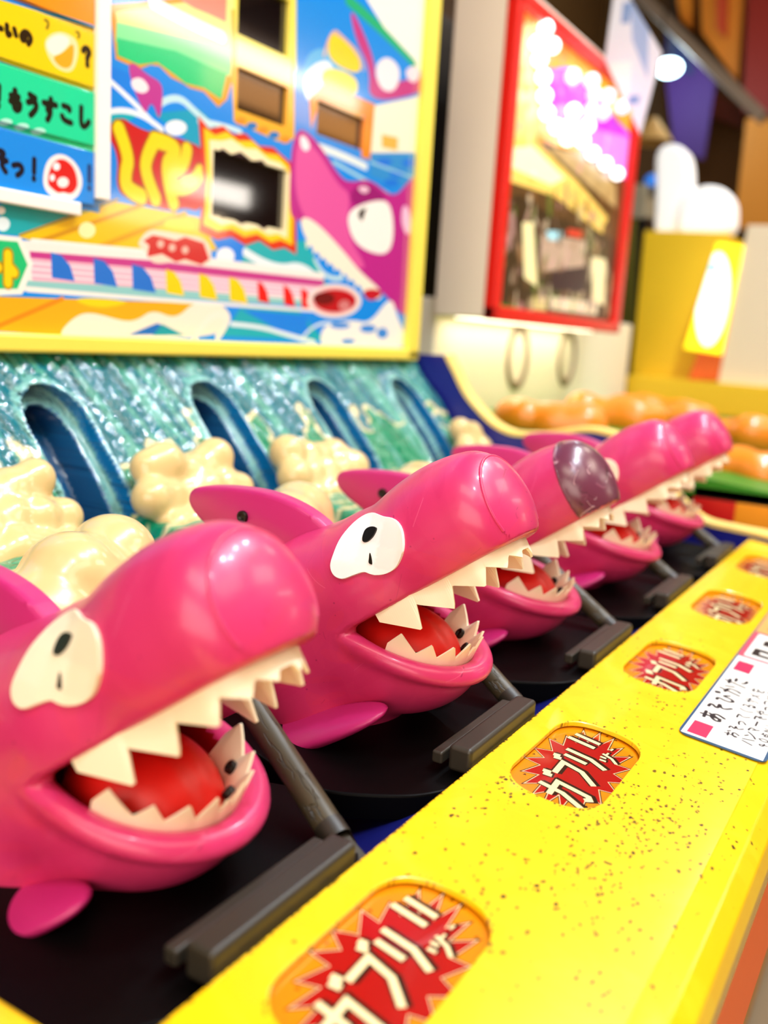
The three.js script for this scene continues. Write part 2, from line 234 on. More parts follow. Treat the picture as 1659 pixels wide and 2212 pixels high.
// eye plate: an outline in (z, y) laid on the flank, 1.6 mm proud
function onFlank(y, z) { let a = -0.075, b = 0; for (let k = 0; k < 60; k++) { const x = -0.075 + k * 0.00125; if (headField(x, y, z) < 0) { b = x; a = x - 0.00125; break; } } for (let k = 0; k < 20; k++) { const m = (a + b) / 2; if (headField(m, y, z) < 0) b = m; else a = m; } return b; }
function plate(outline, lift, rings = 10, back = 0.002) {
  const pts = new THREE.CatmullRomCurve3(parse(outline).map(([z, y]) => V(0, y, z)), true, 'centripetal').getPoints(72).slice(0, 72), c = pts.reduce((s, p) => s.add(p), V(0, 0, 0)).divideScalar(72), P = [], I = [], e = 0.0008;
  const put = (y, z, out) => { const x = onFlank(y, z), n = V(headField(x + e, y, z) - headField(x - e, y, z), headField(x, y + e, z) - headField(x, y - e, z), headField(x, y, z + e) - headField(x, y, z - e)).normalize(); P.push(x + n.x * out, y + n.y * out, z + n.z * out); };
  put(c.y, c.z, lift);
  for (let r = 1; r <= rings + 2; r++) for (const p of pts) { const t = Math.min(1, r / rings); put(c.y + (p.y - c.y) * t * (r === rings ? 0.985 : 1), c.z + (p.z - c.z) * t * (r === rings ? 0.985 : 1), r <= rings ? lift : r === rings + 1 ? lift * 0.72 : -back); }
  for (let i = 0; i < 72; i++) { const j = (i + 1) % 72; I.push(0, 1 + j, 1 + i); for (let r = 0; r < rings + 1; r++) { const a = 1 + r * 72, b = a + 72; I.push(a + i, a + j, b + i, a + j, b + j, b + i); } }
  const g = new THREE.BufferGeometry(); g.setAttribute('position', new THREE.Float32BufferAttribute(P, 3)); g.setIndex(I); g.computeVertexNormals(); return toCreasedNormals(g, 0.7);
}
const mirror = (g) => { const m = g.clone(); m.scale(-1, 1, 1); const q = m.index ? m.toNonIndexed() : m; for (const a of Object.values(q.attributes)) { const s = a.itemSize; for (let i = 0; i < a.count; i += 3) for (let c = 0; c < s; c++) { const t = a.array[(i + 1) * s + c]; a.array[(i + 1) * s + c] = a.array[(i + 2) * s + c]; a.array[(i + 2) * s + c] = t; } } return q; };
const eyeGeo = plate('-0.0836,0.0815 -0.0834,0.0889 -0.0794,0.0970 -0.0713,0.1017 -0.0613,0.1024 -0.0538,0.1027 -0.0488,0.0995 -0.0464,0.0930 -0.0470,0.0871 -0.0499,0.0812 -0.0543,0.0778 -0.0587,0.0765 -0.0613,0.0766 -0.0644,0.0770 -0.0689,0.0750 -0.0748,0.0722 -0.0798,0.0731 -0.0830,0.0764', 0.0016);
const pupilGeo = plate('-0.0697,0.0907 -0.0696,0.0941 -0.0666,0.0963 -0.0627,0.0967 -0.0632,0.0935 -0.0662,0.0899 -0.0687,0.0893', 0.0024, 3, -0.001);
const nickGeo = plate('-0.0634,0.0856 -0.0619,0.0834 -0.0612,0.0809 -0.0628,0.0813 -0.0632,0.0832', 0.0021, 3, -0.001);
// rows of teeth: a bent strip that follows a path under the gum or above the lip
function strip(path, up, inward, base, tip, thick, thin) { // path: points, up/inward: directions per point, base/tip: heights per point
  const P = [], I = [], n = path.length;
  for (let i = 0; i < n; i++) { const u = up(i), w = inward(i); for (const [h, o] of [[base(i), 0], [tip(i), thin * 0.5], [tip(i), thin * 1.5], [base(i), thick]]) { const p = path[i].clone().addScaledVector(u, h).addScaledVector(w, o); P.push(p.x, p.y, p.z); } }
  for (let i = 0; i < n - 1; i++) for (let c = 0; c < 4; c++) { const a = i * 4 + c, b = i * 4 + (c + 1) % 4; I.push(a, b, a + 4, b, b + 4, a + 4); }
  I.push(0, 2, 1, 0, 3, 2); const e = (n - 1) * 4; I.push(e, e + 1, e + 2, e, e + 2, e + 3);
  const g = new THREE.BufferGeometry(); g.setAttribute('position', new THREE.Float32BufferAttribute(P, 3)); g.setIndex(I); const q = g.toNonIndexed(); q.computeVertexNormals(); return q;
}
function upperTeeth() {
  const side = [[-0.037, 0], [-0.031, 0.018], [-0.026, 0.032], [-0.0238, 0.044]], pts = [];
  for (const [x, t] of side) pts.push([x, t]);
  for (let a = 15; a <= 165; a += 15) pts.push([-0.0238 * Math.cos(a * Math.PI / 180), 0.044 + 0.0235 * Math.sin(a * Math.PI / 180)]);
  for (const [x, t] of side.slice().reverse()) pts.push([-x, t]);
  const lift = (p) => V(p[0], GP[0] + GT[0] * p[1], GP[1] + GT[1] * p[1]);
  const curve = new THREE.CatmullRomCurve3(pts.map(lift), false, 'centripetal'), N = 168, path = curve.getSpacedPoints(N), L = curve.getLength(), down = V(0, -GN[0], -GN[1]);
  const inw = path.map((p, i) => V().copy(path[Math.min(N, i + 1)]).sub(path[Math.max(0, i - 1)]).normalize().cross(down).normalize());
  if (inw[20].x < 0) inw.forEach((v) => v.negate());
  // teeth as [start, tip, end] shares of half the path with their depth
  const teeth = [[0, 0.2, 0.24, 0.0165], [0.24, 0.42, 0.465, 0.0148], [0.465, 0.64, 0.69, 0.0125], [0.69, 0.8, 0.84, 0.0095], [0.84, 0.93, 0.96, 0.0082]];
  const depth = (i) => { let s = i / N * 2; if (s > 1) s = 2 - s; for (const [a, b, c, d] of teeth) if (s >= a && s < c) { const low = a === 0 ? 0.004 : 0.0052 - a * 0.001, k = s < b ? (s - a) / (b - a) : (c - s) / (c - b); return low + (d - low) * k; } return 0.005; };
  return strip(path, () => down, (i) => inw[i], () => -0.001, depth, 0.0045, 0.0012);
}
function lowerTeeth() {
  const pts = []; for (let a = 10; a <= 170; a += 8) { const r = a * Math.PI / 180; const x = -0.0335 * Math.cos(r), z = -0.061 + 0.034 * Math.sin(r); pts.push(V(x, rim(z) - 0.001, z)); }
  const curve = new THREE.CatmullRomCurve3(pts), N = 168, path = curve.getSpacedPoints(N), up = V(0, 0.958, 0.287);
  const inw = path.map((p) => V(-p.x / 0.0335 ** 2, 0, -(p.z + 0.061) / 0.034 ** 2).normalize());
  const teeth = [[0.0, 0.1, 0.3, 0.0125], [0.3, 0.42, 0.52, 0.0115], [0.52, 0.66, 0.74, 0.012], [0.74, 0.86, 0.93, 0.0135], [0.93, 0.99, 1.01, 0.0095]];
  const tip = (i) => { let s = i / N * 2; if (s > 1) s = 2 - s; for (const [a, b, c, d] of teeth) if (s >= a && s < c) { const k = s < b ? (s - a) / (b - a) : (c - s) / (c - b); return 0.006 + (d - 0.0045) * k; } return 0.006; };
  const g = strip(path, (i) => up.clone().addScaledVector(inw[i], -0.16).normalize(), (i) => inw[i], () => -0.002, tip, 0.006, 0.0012);
  const flange = strip(path, () => up, (i) => inw[i].clone().setY(-0.55).normalize(), () => -0.003, () => 0.0005, 0.0105, 0.0065);
  return merge([g, flange]);
}
const upTeethGeo = LIFT(upperTeeth()), lowTeethGeo = LIFT(lowerTeeth());
const tongueGeo = LIFT(surface((x, y, z) => Math.max(ellipsoid(x, y - 0.027, z + 0.064, 0.026, 0.026, 0.032) + 0.0012 * Math.exp(-x * x / 2e-5), -(y - 0.006)), [-0.03, 0.0, -0.1], [0.03, 0.062, -0.02], 0.0018));
function finGeo() {
  const s = new THREE.Shape(); const o = parse('-.0900,.0650 -.1078,.0807 -.1186,.0877 -.1310,.0926 -.1467,.0959 -.1628,.0967 -.1826,.0955 -.1997,.0926 -.2042,.0888 -.2023,.0836 -.1940,.0773 -.1834,.0720 -.1700,.0640 -.1580,.0500 -.1500,.0350');
  s.moveTo(...o[0]); s.splineThru(o.slice(1).map((p) => new THREE.Vector2(...p))); s.lineTo(-0.1, 0.035); s.closePath();
  const g = new THREE.ExtrudeGeometry(s, { depth: 0.006, bevelEnabled: true, bevelSize: 0.0026, bevelThickness: 0.0026, bevelSegments: 4, curveSegments: 10 }).translate(0, 0, -0.003);
  g.rotateY(-Math.PI / 2); return LIFT(toCreasedNormals(g, 0.9)); // shape x becomes z, depth becomes x
}
const finG = finGeo();
const sideFin = (sx) => LIFT(surface((x, y, z) => { const X = sx * x - 0.043, Y = y + 0.021, Z = z + 0.116; return ellipsoid(X, Y - 0.5 * Z + 0.25 * X, Z, 0.021, 0.0085, 0.07); }, [-0.08, -0.085, -0.2], [0.08, 0.03, -0.04], 0.0022));
const finL = sideFin(-1), finR = sideFin(1);
const screw = (r, h) => { const g = new THREE.LatheGeometry([[0, 0], [r * 0.45, 0], [r * 0.5, h * 0.6], [r * 0.8, h], [r, h * 0.7], [r, -h * 2]].map((p) => new THREE.Vector2(...p)), 20); return g; };
const boltGeo = screw(0.0026, 0.0014), finBolt = screw(0.0034, 0.0012);
const wornPink = canvasTexture(1024, 1024, (g) => {
  g.fillStyle = '#d4346f'; g.fillRect(0, 0, 1024, 1024); const R = rng(31);
  for (let i = 0; i < 260; i++) { g.fillStyle = ['rgba(235,70,120,.10)', 'rgba(190,20,95,.10)', 'rgba(240,60,80,.10)'][i % 3]; g.beginPath(); g.ellipse(R() * 1024, R() * 1024, 20 + R() * 90, 6 + R() * 26, R() * 3, 0, 7); g.fill(); }
  for (let i = 0; i < 130; i++) { g.strokeStyle = R() > 0.5 ? 'rgba(255,170,190,.30)' : 'rgba(140,10,60,.28)'; g.lineWidth = 0.6 + R(); const x = R() * 1024, y = R() * 1024, a = R() * 6, l = 10 + R() * 60; g.beginPath(); g.moveTo(x, y); g.quadraticCurveTo(x + Math.cos(a) * l * 0.5, y + Math.sin(a) * l * 0.5 + R() * 8, x + Math.cos(a) * l, y + Math.sin(a) * l); g.stroke(); }
  for (let i = 0; i < 120; i++) { g.fillStyle = 'rgba(120,14,60,.4)'; g.beginPath(); g.arc(R() * 1024, R() * 1024, 0.8 + R() * 1.8, 0, 7); g.fill(); }
});
wornPink.wrapS = wornPink.wrapT = THREE.RepeatWrapping; M.pink.map = wornPink; M.pink.color.set(0xffffff);
const plumTex = canvasTexture(512, 512, (g) => { g.fillStyle = '#6b3048'; g.fillRect(0, 0, 512, 512); const R = rng(5); for (let i = 0; i < 150; i++) { g.strokeStyle = ['rgba(234,196,196,.6)', 'rgba(40,10,24,.5)', 'rgba(160,90,110,.4)'][i % 3]; g.lineWidth = 1 + R() * 7; const x = R() * 512, y = R() * 512; g.beginPath(); g.moveTo(x, y); g.quadraticCurveTo(x + R() * 50 - 25, y + R() * 60 - 30, x + R() * 90 - 45, y + R() * 90 - 45); g.stroke(); } });  // wrinkled worn film; pale strokes also paint in its crumpled highlights
plumTex.wrapS = plumTex.wrapT = THREE.RepeatWrapping; plumTex.repeat.set(2.6, 2.6); M.plum.map = plumTex; M.plum.bumpMap = plumTex; M.plum.bumpScale = 0.0012; M.plum.color.set(0xffffff);
function makeShark() {
  const t = new THREE.Group();
  mesh('head', headGeo, M.pink, t); mesh('mouth_lining', liningGeo, M.lining, t); mesh('nose_cap', capShort, M.pink, t);
  for (const s of [0, 1]) { const e = mesh('eye', s ? mirror(LIFT(eyeGeo.clone())) : LIFT(eyeGeo.clone()), M.eyeCream, t); mesh('pupil', s ? mirror(LIFT(pupilGeo.clone())) : LIFT(pupilGeo.clone()), M.pupil, e); mesh('nick', s ? mirror(LIFT(nickGeo.clone())) : LIFT(nickGeo.clone()), M.pupil, e, 'small dark chipped nick'); }
  mesh('upper_teeth', upTeethGeo, M.cream, t);
  const lt = mesh('lower_teeth', lowTeethGeo, M.cream, t);
  for (const s of [-1, 1]) for (const a of [38, 66]) { const r = a * Math.PI / 180, x = s * 0.0295 * Math.cos(r), z = -0.061 + 0.0295 * Math.sin(r); const b = mesh('bolt', boltGeo, M.bolt, lt); b.position.set(x, rim(z) + 0.04 + 0.001, z + 0.08); b.lookAt(0, 0.06 + 0.04, -0.061 + 0.08); b.rotateX(Math.PI / 2); }
  mesh('tongue', tongueGeo, M.red, t);
  const f = mesh('dorsal_fin', finG, M.pinkDeep, t);
  for (const s of [-1, 1]) { const b = mesh('bolt', finBolt, M.bolt, f); b.position.set(s * 0.0064, 0.0835 + 0.04, -0.1655 + 0.08); b.rotation.z = -s * Math.PI / 2; }
  mesh('side_fin', finL, M.pinkDeep, t); mesh('side_fin', finR, M.pinkDeep, t);
  return t;
}
const proto = makeShark();
const SHARKS = [[-0.0115, -0.009], [0, 0], [-0.008, -0.013], [-0.001, -0.006], [0, -0.01]];
['pink toy shark nearest the camera with a large snout, cut off by the left edge', 'pink toy shark with a bright white eye, in sharp focus, second from the left', 'pink toy shark with a dark wrinkled worn nose tip, third in the row', 'pink toy shark behind the one with the dark nose, fourth in the row', 'smallest and farthest pink toy shark at the right end of the row'].forEach((label, n) => {
  const s = n ? proto.clone() : proto; s.name = numbered('toy_shark'); tag(s, label, 'toy shark', 'row of pink toy sharks'); scene.add(s);
  s.position.set(-0.035 + 0.17 * n, -0.04 + SHARKS[n][0], -0.08 + SHARKS[n][1]);
  if (n === 1) for (const e of s.children) if (e.name === 'eye') e.material = M.eyeOverlit;  // overexposed look of these eyes put into a whiter colour
  if (n === 2) for (const e of s.children) if (e.name === 'nose_cap') { e.geometry = capLong; e.material = M.plum; e.userData.label = 'dark wrinkled worn nose tip'; }
});

// ------------------------------------------------------------------ the shark game cabinet
const cab = thing('arcade_cabinet', 'yellow shark bashing game cabinet with a picture board, wave backdrop and yellow front panel', 'arcade game', [0, 0, 0]);
const XL = -0.40, XR = 0.752, TILT = 6 * Math.PI / 180, DEEP = 0.102;
// front panel: a sheet with rounded windows, tilted 6 degrees, rolled over at its front
function roundedPath(P, x0, x1, y0, y1, r) { P.moveTo(x0 + r, y0); P.lineTo(x1 - r, y0); P.bezierCurveTo(x1 - r * 0.4, y0, x1, y0 + r * 0.35, x1, y0 + r); P.lineTo(x1, y1 - r); P.bezierCurveTo(x1, y1 - r * 0.35, x1 - r * 0.4, y1, x1 - r, y1); P.lineTo(x0 + r, y1); P.bezierCurveTo(x0 + r * 0.4, y1, x0, y1 - r * 0.35, x0, y1 - r); P.lineTo(x0, y0 + r); P.bezierCurveTo(x0, y0 + r * 0.35, x0 + r * 0.4, y0, x0 + r, y0); return P; }
const tiltZ = (g) => g.rotateX(Math.PI / 2 + TILT); // sheet drawn in (x, s): s runs down the slope to the player
const WINX = [-0.036, 0.136, 0.304, 0.474, 0.644], WS = [0.0115, 0.0555], WHALF = 0.0445;
const sheet = new THREE.Shape(); sheet.moveTo(XL, 0); sheet.lineTo(XR, 0); sheet.lineTo(XR, DEEP); sheet.lineTo(XL, DEEP); sheet.closePath();
for (const x of WINX) sheet.holes.push(roundedPath(new THREE.Path(), x - WHALF, x + WHALF, WS[0], WS[1], 0.0205));
const panelTex = canvasTexture(2048, 512, (g, W, H) => {
  const R = rng(99), px = (x) => (x - XL) / 1.16 * W, py = (s) => (s + 0.02) / 0.29 * H; // 1.16 m x 0.29 m of painted sheet
  g.fillStyle = '#ffd40e'; g.fillRect(0, 0, W, H);
  for (let i = 0; i < 700; i++) { g.fillStyle = i % 2 ? 'rgba(255,214,20,.12)' : 'rgba(255,236,60,.10)'; g.beginPath(); g.ellipse(R() * W, R() * H, 4 + R() * 40, 2 + R() * 14, R() * 3, 0, 7); g.fill(); }
});
const chipTex = (w, h, x0, x1, s0, s1) => canvasTexture(w, h, (g) => {
  const R = rng(17), px = (x) => (x - x0) / (x1 - x0) * w, py = (s) => (s - s0) / (s1 - s0) * h, k = w / (x1 - x0) / 1000;
  g.fillStyle = '#fdca0c'; g.fillRect(0, 0, w, h);
  for (let i = 0; i < 900; i++) { g.fillStyle = i % 2 ? 'rgba(255,210,18,.10)' : 'rgba(255,238,70,.10)'; g.beginPath(); g.ellipse(R() * w, R() * h, 10 + R() * 60, 5 + R() * 26, R() * 3, 0, 7); g.fill(); }
  const chip = (x, s, r) => { g.fillStyle = ['#6b5312', '#4b3a12', '#8a6c14'][Math.floor(R() * 3)]; g.beginPath(); const a0 = R() * 6; for (let a = 0; a < 7; a++) { const q = r * (0.5 + R() * 0.8) * k, t = a0 + a * 0.9; g[a ? 'lineTo' : 'moveTo'](px(x) + Math.cos(t) * q * 1.5, py(s) + Math.sin(t) * q); } g.closePath(); g.fill(); };
  const cl = [[0.10, 0.07, 0.06, 0.03, 230], [0.0, 0.03, 0.05, 0.03, 90], [0.05, 0.075, 0.08, 0.03, 200], [0.17, 0.08, 0.05, 0.026, 80], [0.22, 0.04, 0.05, 0.022, 60], [0.08, 0.02, 0.04, 0.012, 50], [-0.02, 0.09, 0.06, 0.02, 50], [0.3, 0.03, 0.08, 0.03, 50]];
  for (const [x, s, dx, ds, n] of cl) for (let i = 0; i < n; i++) { const a = (R() + R() - 1), b = (R() + R() - 1); if (R() < 0.75) chip(x + a * dx * 1.4, s + b * ds * 1.5, 0.2 + R() * R() * 0.95); else for (let j = 0; j < 3; j++) chip(x + a * dx + R() * 0.002, s + b * ds + R() * 0.001, 0.25 + R() * 0.4); }
  for (const wx of WINX) for (let i = 0; i < 90; i++) { const t = R() * 6.283, c = Math.cos(t), q = Math.sin(t), e = 2 / 4.2; chip(wx + Math.sign(c) * Math.abs(c) ** e * (WHALF + 0.0006), 0.0337 + Math.sign(q) * Math.abs(q) ** e * 0.0214, 0.15 + R() * 0.4); }
  for (let i = 0; i < 500; i++) chip(x0 + R() * (x1 - x0), 0.0006 * R(), 0.2 + R() * 0.4);
});
const PX0 = -0.2, PX1 = 0.5;
const chipMap = chipTex(2048, 512, PX0, PX1, 0, 0.175);
const panelMat = std(0xffffff, 0.26, { clearcoat: 0.45, clearcoatRoughness: 0.08, map: chipMap });
// sheet + rolled front edge as one skin, then its thickness
function panelGeometry() {
  const top = new THREE.ExtrudeGeometry(sheet, { depth: 0.0016, bevelEnabled: true, bevelSize: 0.0005, bevelThickness: 0.0005, bevelSegments: 2, curveSegments: 18 });
  tiltZ(top); top.translate(0, 0, 0);
  const prof = []; const r = 0.02, cs = Math.cos(TILT), sn = Math.sin(TILT), cx = DEEP * cs, cy = -DEEP * sn;
  for (let i = 0; i <= 14; i++) { const a = Math.PI / 2 - TILT - (Math.PI / 2 - TILT + 0.12) * i / 14; prof.push([cx - Math.cos(Math.PI / 2 - TILT) * r + Math.cos(a) * r, cy - Math.sin(Math.PI / 2 - TILT) * r + Math.sin(a) * r]); }
  const last = prof[prof.length - 1]; prof.push([last[0] - 0.004, last[1] - 0.036]);
  const s = new THREE.Shape(); s.moveTo(...prof[0]); for (const p of prof.slice(1)) s.lineTo(...p); for (const p of prof.slice().reverse()) s.lineTo(p[0] - 0.003, p[1] - 0.002); s.closePath();
  const roll = new THREE.ExtrudeGeometry(s, { depth: XR - XL, bevelEnabled: false }).rotateY(-Math.PI / 2).scale(1, 1, 1).translate(XR, 0, 0);
  const lip = span(XL, XR, -0.018, -0.001, -0.0015, 0.0015, 0.001);
  const g = merge([top, toCreasedNormals(roll, 0.6), lip]);
  return planarUV(g, (x) => (x - PX0) / (PX1 - PX0), (x, y, z) => 1 - Math.min(0.999, Math.hypot(y, z) / 0.175));
}
const panel = mesh('front_panel', panelGeometry(), panelMat, cab, 'glossy yellow front panel with chipped paint');
{ // left cheek joining the panel to the back, and the right end return
  mesh('side_cheek', span(-0.142, -0.117, -0.012, 0.0, -0.35, 0.002, 0.002), panelMat, cab, 'yellow strip beside the dark tray');
}
// the printed burst behind each window
const burstTex = canvasTexture(1024, 512, (g, W, H) => {
  g.fillStyle = '#dc860c'; g.fillRect(0, 0, W, H);
  const cx = W * 0.5, cy = H * 0.5, R = rng(3), pts = [], n = 19;
  for (let i = 0; i < n * 2; i++) { const a = i / (n * 2) * 6.283 - 1.5, k = i % 2 ? 0.74 : 0.98 + R() * 0.14; pts.push([cx + Math.cos(a) * W * 0.46 * k + (R() - 0.5) * 26, cy + Math.sin(a) * H * 0.47 * k + (R() - 0.5) * 14]); }
  const poly = (lw, st, fill) => { g.beginPath(); pts.forEach((p, i) => g[i ? 'lineTo' : 'moveTo'](...p)); g.closePath(); if (lw) { g.lineJoin = 'miter'; g.miterLimit = 20; g.lineWidth = lw; g.strokeStyle = st; g.stroke(); } if (fill) { g.fillStyle = fill; g.fill(); } };
  poly(20, '#2b1206'); poly(10, '#f6cfa0'); poly(0, '', '#a90d08');
  g.fillStyle = '#5a2c08'; for (let i = 0; i < 12; i++) { const a = i * 0.55 + 0.2, x = cx + Math.cos(a) * W * 0.48, y = cy + Math.sin(a) * H * 0.485; g.beginPath(); g.moveTo(x, y); g.lineTo(x + 22, y + 8); g.lineTo(x + 6, y + 20); g.fill(); }
  const txt = (dx, dy, lw, col) => [['ガ', 0.1, 0.24, 0.23, 0.66], ['ブ', 0.325, 0.2, 0.21, 0.62], ['リ', 0.54, 0.2, 0.15, 0.58], ['ッ', 0.665, 0.42, 0.12, 0.4], ['!', 0.735, 0.12, 0.11, 0.6], ['!', 0.81, 0.16, 0.1, 0.56]].forEach(([c, x, y, w, h]) => glyph(g, c, (u, v) => [(x + u * w + (0.5 - v) * 0.03) * W + dx, (y + v * h) * H + dy], c === 'ッ' ? lw * 0.6 : lw, col, false));
  txt(8, 9, 56, '#2a1106'); txt(0, 0, 52, '#2a1106'); txt(0, 0, 33, '#f8e2ae');
});
const burstMat = std(0xffffff, 0.18, { map: burstTex, clearcoat: 0.7, clearcoatRoughness: 0.05 });
WINX.forEach((x, n) => {
  const s = roundedPath(new THREE.Shape(), x - WHALF - 0.002, x + WHALF + 0.002, WS[0] - 0.002, WS[1] + 0.002, 0.02);
  const g = planarUV(new THREE.ExtrudeGeometry(s, { depth: 0.001, bevelEnabled: false, curveSegments: 14 }), (X) => (X - x + WHALF) / (2 * WHALF), (X, Y) => 1 - (Y - WS[0]) / (WS[1] - WS[0]));
  tiltZ(g); g.translate(0, -0.0029, 0);
  mesh('burst_window', g, burstMat, panel);
});
// instruction sticker
const stickerTex = canvasTexture(1536, 256, (g, W, H) => { // x: along the row, y: down the slope
  g.fillStyle = '#1d4f78'; g.fillRect(0, 0, W, H); g.fillStyle = '#fffdf6'; g.fillRect(10, 8, 790, H - 18);
  g.fillStyle = '#d8265a'; g.fillRect(24, 22, 96, 58); g.fillRect(640, 22, 110, 58);
  const line = (t, x, y, s, lw) => [...t].forEach((c, i) => glyph(g, c, (u, v) => [x + i * s * 1.0 + u * s * 0.9, y + v * s * 0.95], lw, '#1a1320'));
  line('あそびかた', 150, 18, 86, 11); line('おそってくるサメを', 90, 112, 50, 6); line('ハンマーでやっつけろ!', 80, 160, 48, 6); line('40点以上で', 90, 206, 38, 5);
  g.fillStyle = '#f0566c'; g.fillRect(806, 6, 330, H - 12); g.fillStyle = '#fffdf6'; g.fillRect(822, 24, 298, H - 48);
  g.fillStyle = '#23191e'; g.fillRect(850, 44, 90, 120); g.fillRect(990, 60, 70, 130); g.fillRect(930, 150, 110, 40); g.fillStyle = '#fffdf6'; g.fillRect(880, 70, 26, 40);
  g.fillStyle = '#f7b064'; g.fillRect(1142, 6, 384, H - 12); for (const [x, y] of [[1190, 60], [1290, 60], [1390, 70], [1230, 150], [1340, 150]]) { g.fillStyle = '#5b3418'; g.fillRect(x, y, 46, 30); g.fillRect(x + 10, y - 18, 20, 66); }
});
{
  const s = roundedPath(new THREE.Shape(), 0.206, 0.5, 0.062, 0.106, 0.006);
  const g = planarUV(new THREE.ExtrudeGeometry(s, { depth: 0.0005, bevelEnabled: false, curveSegments: 8 }), (X) => (X - 0.206) / 0.294, (X, Y) => 1 - (Y - 0.062) / 0.044);
  tiltZ(g); g.translate(0, 0.0016, 0.0001);
  mesh('instruction_sticker', g, std(0xffffff, 0.3, { map: stickerTex, clearcoat: 0.3 }), panel, 'white instruction sticker with red squares and black writing');
}
// front body under the panel: orange band, then the body down to the floor
mesh('front_band', span(XL, XR, -0.125, -0.045, 0.07, 0.1165, 0.002), M.orange, cab, 'orange band under the yellow panel');
mesh('lower_body', span(XL, XR + 0.02, FLOOR + 0.02, -0.125, -0.5, 0.06, 0.004), std(0xd8992a, 0.5), cab);
// tray: black floor and channel plates, blue apron behind the panel edge
mesh('tray', merge([span(XL, 0.76, -0.1, -0.092, -0.4, 0.0, 0), span(XL, 0.76, -0.1, 0.02, -0.2, -0.185, 0)]), M.dark, cab, 'black tray under the toy sharks');
{
  const s = ribbon([[0.0, -0.008], [0.0, -0.013], [-0.06, -0.046], [-0.06, -0.04]], 0.876).rotateY(-Math.PI / 2).translate(0.757, 0, 0);
  mesh('apron', s, std(0x12196a, 0.35), cab, 'dark blue sloping apron behind the panel edge');
}
function bumperGeo() {
  const front = new RoundedBoxGeometry(0.077, 0.0125, 0.0115, 3, 0.0022).translate(0.003, 0.001, -0.0075);
  const back = new RoundedBoxGeometry(0.078, 0.006, 0.0055, 2, 0.0012).translate(0.003, -0.0005, -0.0185);
  return merge([front, back]);
}
const bumperG = bumperGeo();
const plateG = (() => { const s = new THREE.Shape(); s.moveTo(-0.043, 0.004); s.lineTo(0.043, 0.004); s.splineThru([[0.062, 0.016], [0.079, 0.042], [0.082, 0.06]].map((p) => new THREE.Vector2(...p))); s.lineTo(0.06, 0.13); s.lineTo(-0.06, 0.13); s.lineTo(-0.082, 0.06); s.splineThru([[-0.079, 0.042], [-0.062, 0.016], [-0.043, 0.004]].map((p) => new THREE.Vector2(...p))); return new THREE.ExtrudeGeometry(s, { depth: 0.01, bevelEnabled: true, bevelSize: 0.001, bevelThickness: 0.001, bevelSegments: 2, curveSegments: 16 }).rotateX(-Math.PI / 2).translate(0, -0.018, 0); })();
const crack = canvasTexture(256, 512, (g) => { g.fillStyle = '#fff'; g.fillRect(0, 0, 256, 512); const R = rng(12); for (let i = 0; i < 60; i++) { let x = R() * 256, y = R() * 512; g.strokeStyle = '#000'; g.lineWidth = 1 + R() * 1.6; g.beginPath(); g.moveTo(x, y); for (let k = 0; k < 5; k++) { x += (R() - 0.5) * 34; y += (R() - 0.5) * 34; g.lineTo(x, y); } g.stroke(); } });
const padMat = std(0x4a4330, 0.42, { bumpMap: crack, bumpScale: 0.0008 });
for (let n = 0; n < 5; n++) {
  const x = -0.0415 + 0.17 * n + (n ? 0 : 0);
  const p = mesh('channel_plate', plateG.clone().translate(x, 0, 0), M.black, cab); mesh('bumper', bumperG.clone().translate(x, 0, 0), M.bumper, p, 'worn grey rubber bumper');
  const a = V(x + 0.086, 0.044, -0.112), b = V(x + 0.0545, -0.003, -0.02), d = mesh('divider_bar', tube([a, a.clone().lerp(b, 0.5), b], 0.0058, 24, 16), padMat, cab);
  mesh('bar_end', merge([tube([b.clone().addScaledVector(b.clone().sub(a), -0.05), b.clone().addScaledVector(b.clone().sub(a), 0.02)], 0.006, 2, 16), new RoundedBoxGeometry(0.009, 0.004, 0.02, 2, 0.001).rotateX(0.6).translate(b.x, b.y - 0.006, b.z + 0.009)]), M.bumper, d);
}

// wave backdrop: a moulded wall with arches over a green floor
const ARCHX = [-0.165, 0.009, 0.179, 0.346, 0.512, 0.676];
const wallZ = (y) => -0.322 - (y - 0.05) * 0.86 - Math.max(0, 0.07 - y) * 0.2;
function archD(x, y, c, w, top) { const X = Math.abs(x - c); return y > top - w ? Math.hypot(X, y - top + w) - w : X - w; }
function waveField(x, y, z) {
  let n = 0; const sx = x - (0.16 - y) * 0.32;
  n = 0.0036 * noise(sx * 62, y * 7, 1) + 0.0012 * noise(sx * 150, y * 26, 5) + 0.0006 * noise(x * 300, y * 130, 9);
  let d = (z - wallZ(y)) * 0.76 - n;
  for (const c of ARCHX) { if (Math.abs(x - c) > 0.06) continue;
    const rimD = archD(x, y, c, 0.0285, 0.139); d = smin(d, Math.max(Math.abs(rimD) - 0.002, (z - wallZ(y)) * 0.76 - 0.003), 0.004);
    d = smax(d, -Math.max(archD(x, y, c, 0.0265, 0.137), -(z - wallZ(y) + 0.016)), 0.002);
    d = smax(d, -Math.max(archD(x, y, c, 0.0185, 0.121), -(z - wallZ(y) + 0.05)), 0.002); }
  d = Math.max(d, -(z - wallZ(y)) - 0.06);

  return d;
}
function paint(g, f) { const p = g.attributes.position, c = new Float32Array(p.count * 3), k = new THREE.Color(); for (let i = 0; i < p.count; i++) { f(k, p.getX(i), p.getY(i), p.getZ(i)); c.set([k.r, k.g, k.b], i * 3); } g.setAttribute('color', new THREE.BufferAttribute(c, 3)); return g; }
const C = (h) => new THREE.Color(h), cTeal = C(0x0d7484), cSea = C(0x0a8070), cPale = C(0x55a898), cGreen = C(0x0d9068), cBlue = C(0x0a6cac), cDeep = C(0x1d5f92), cRim = C(0x7fc0bc), cFoamP = C(0xf0e0ac);
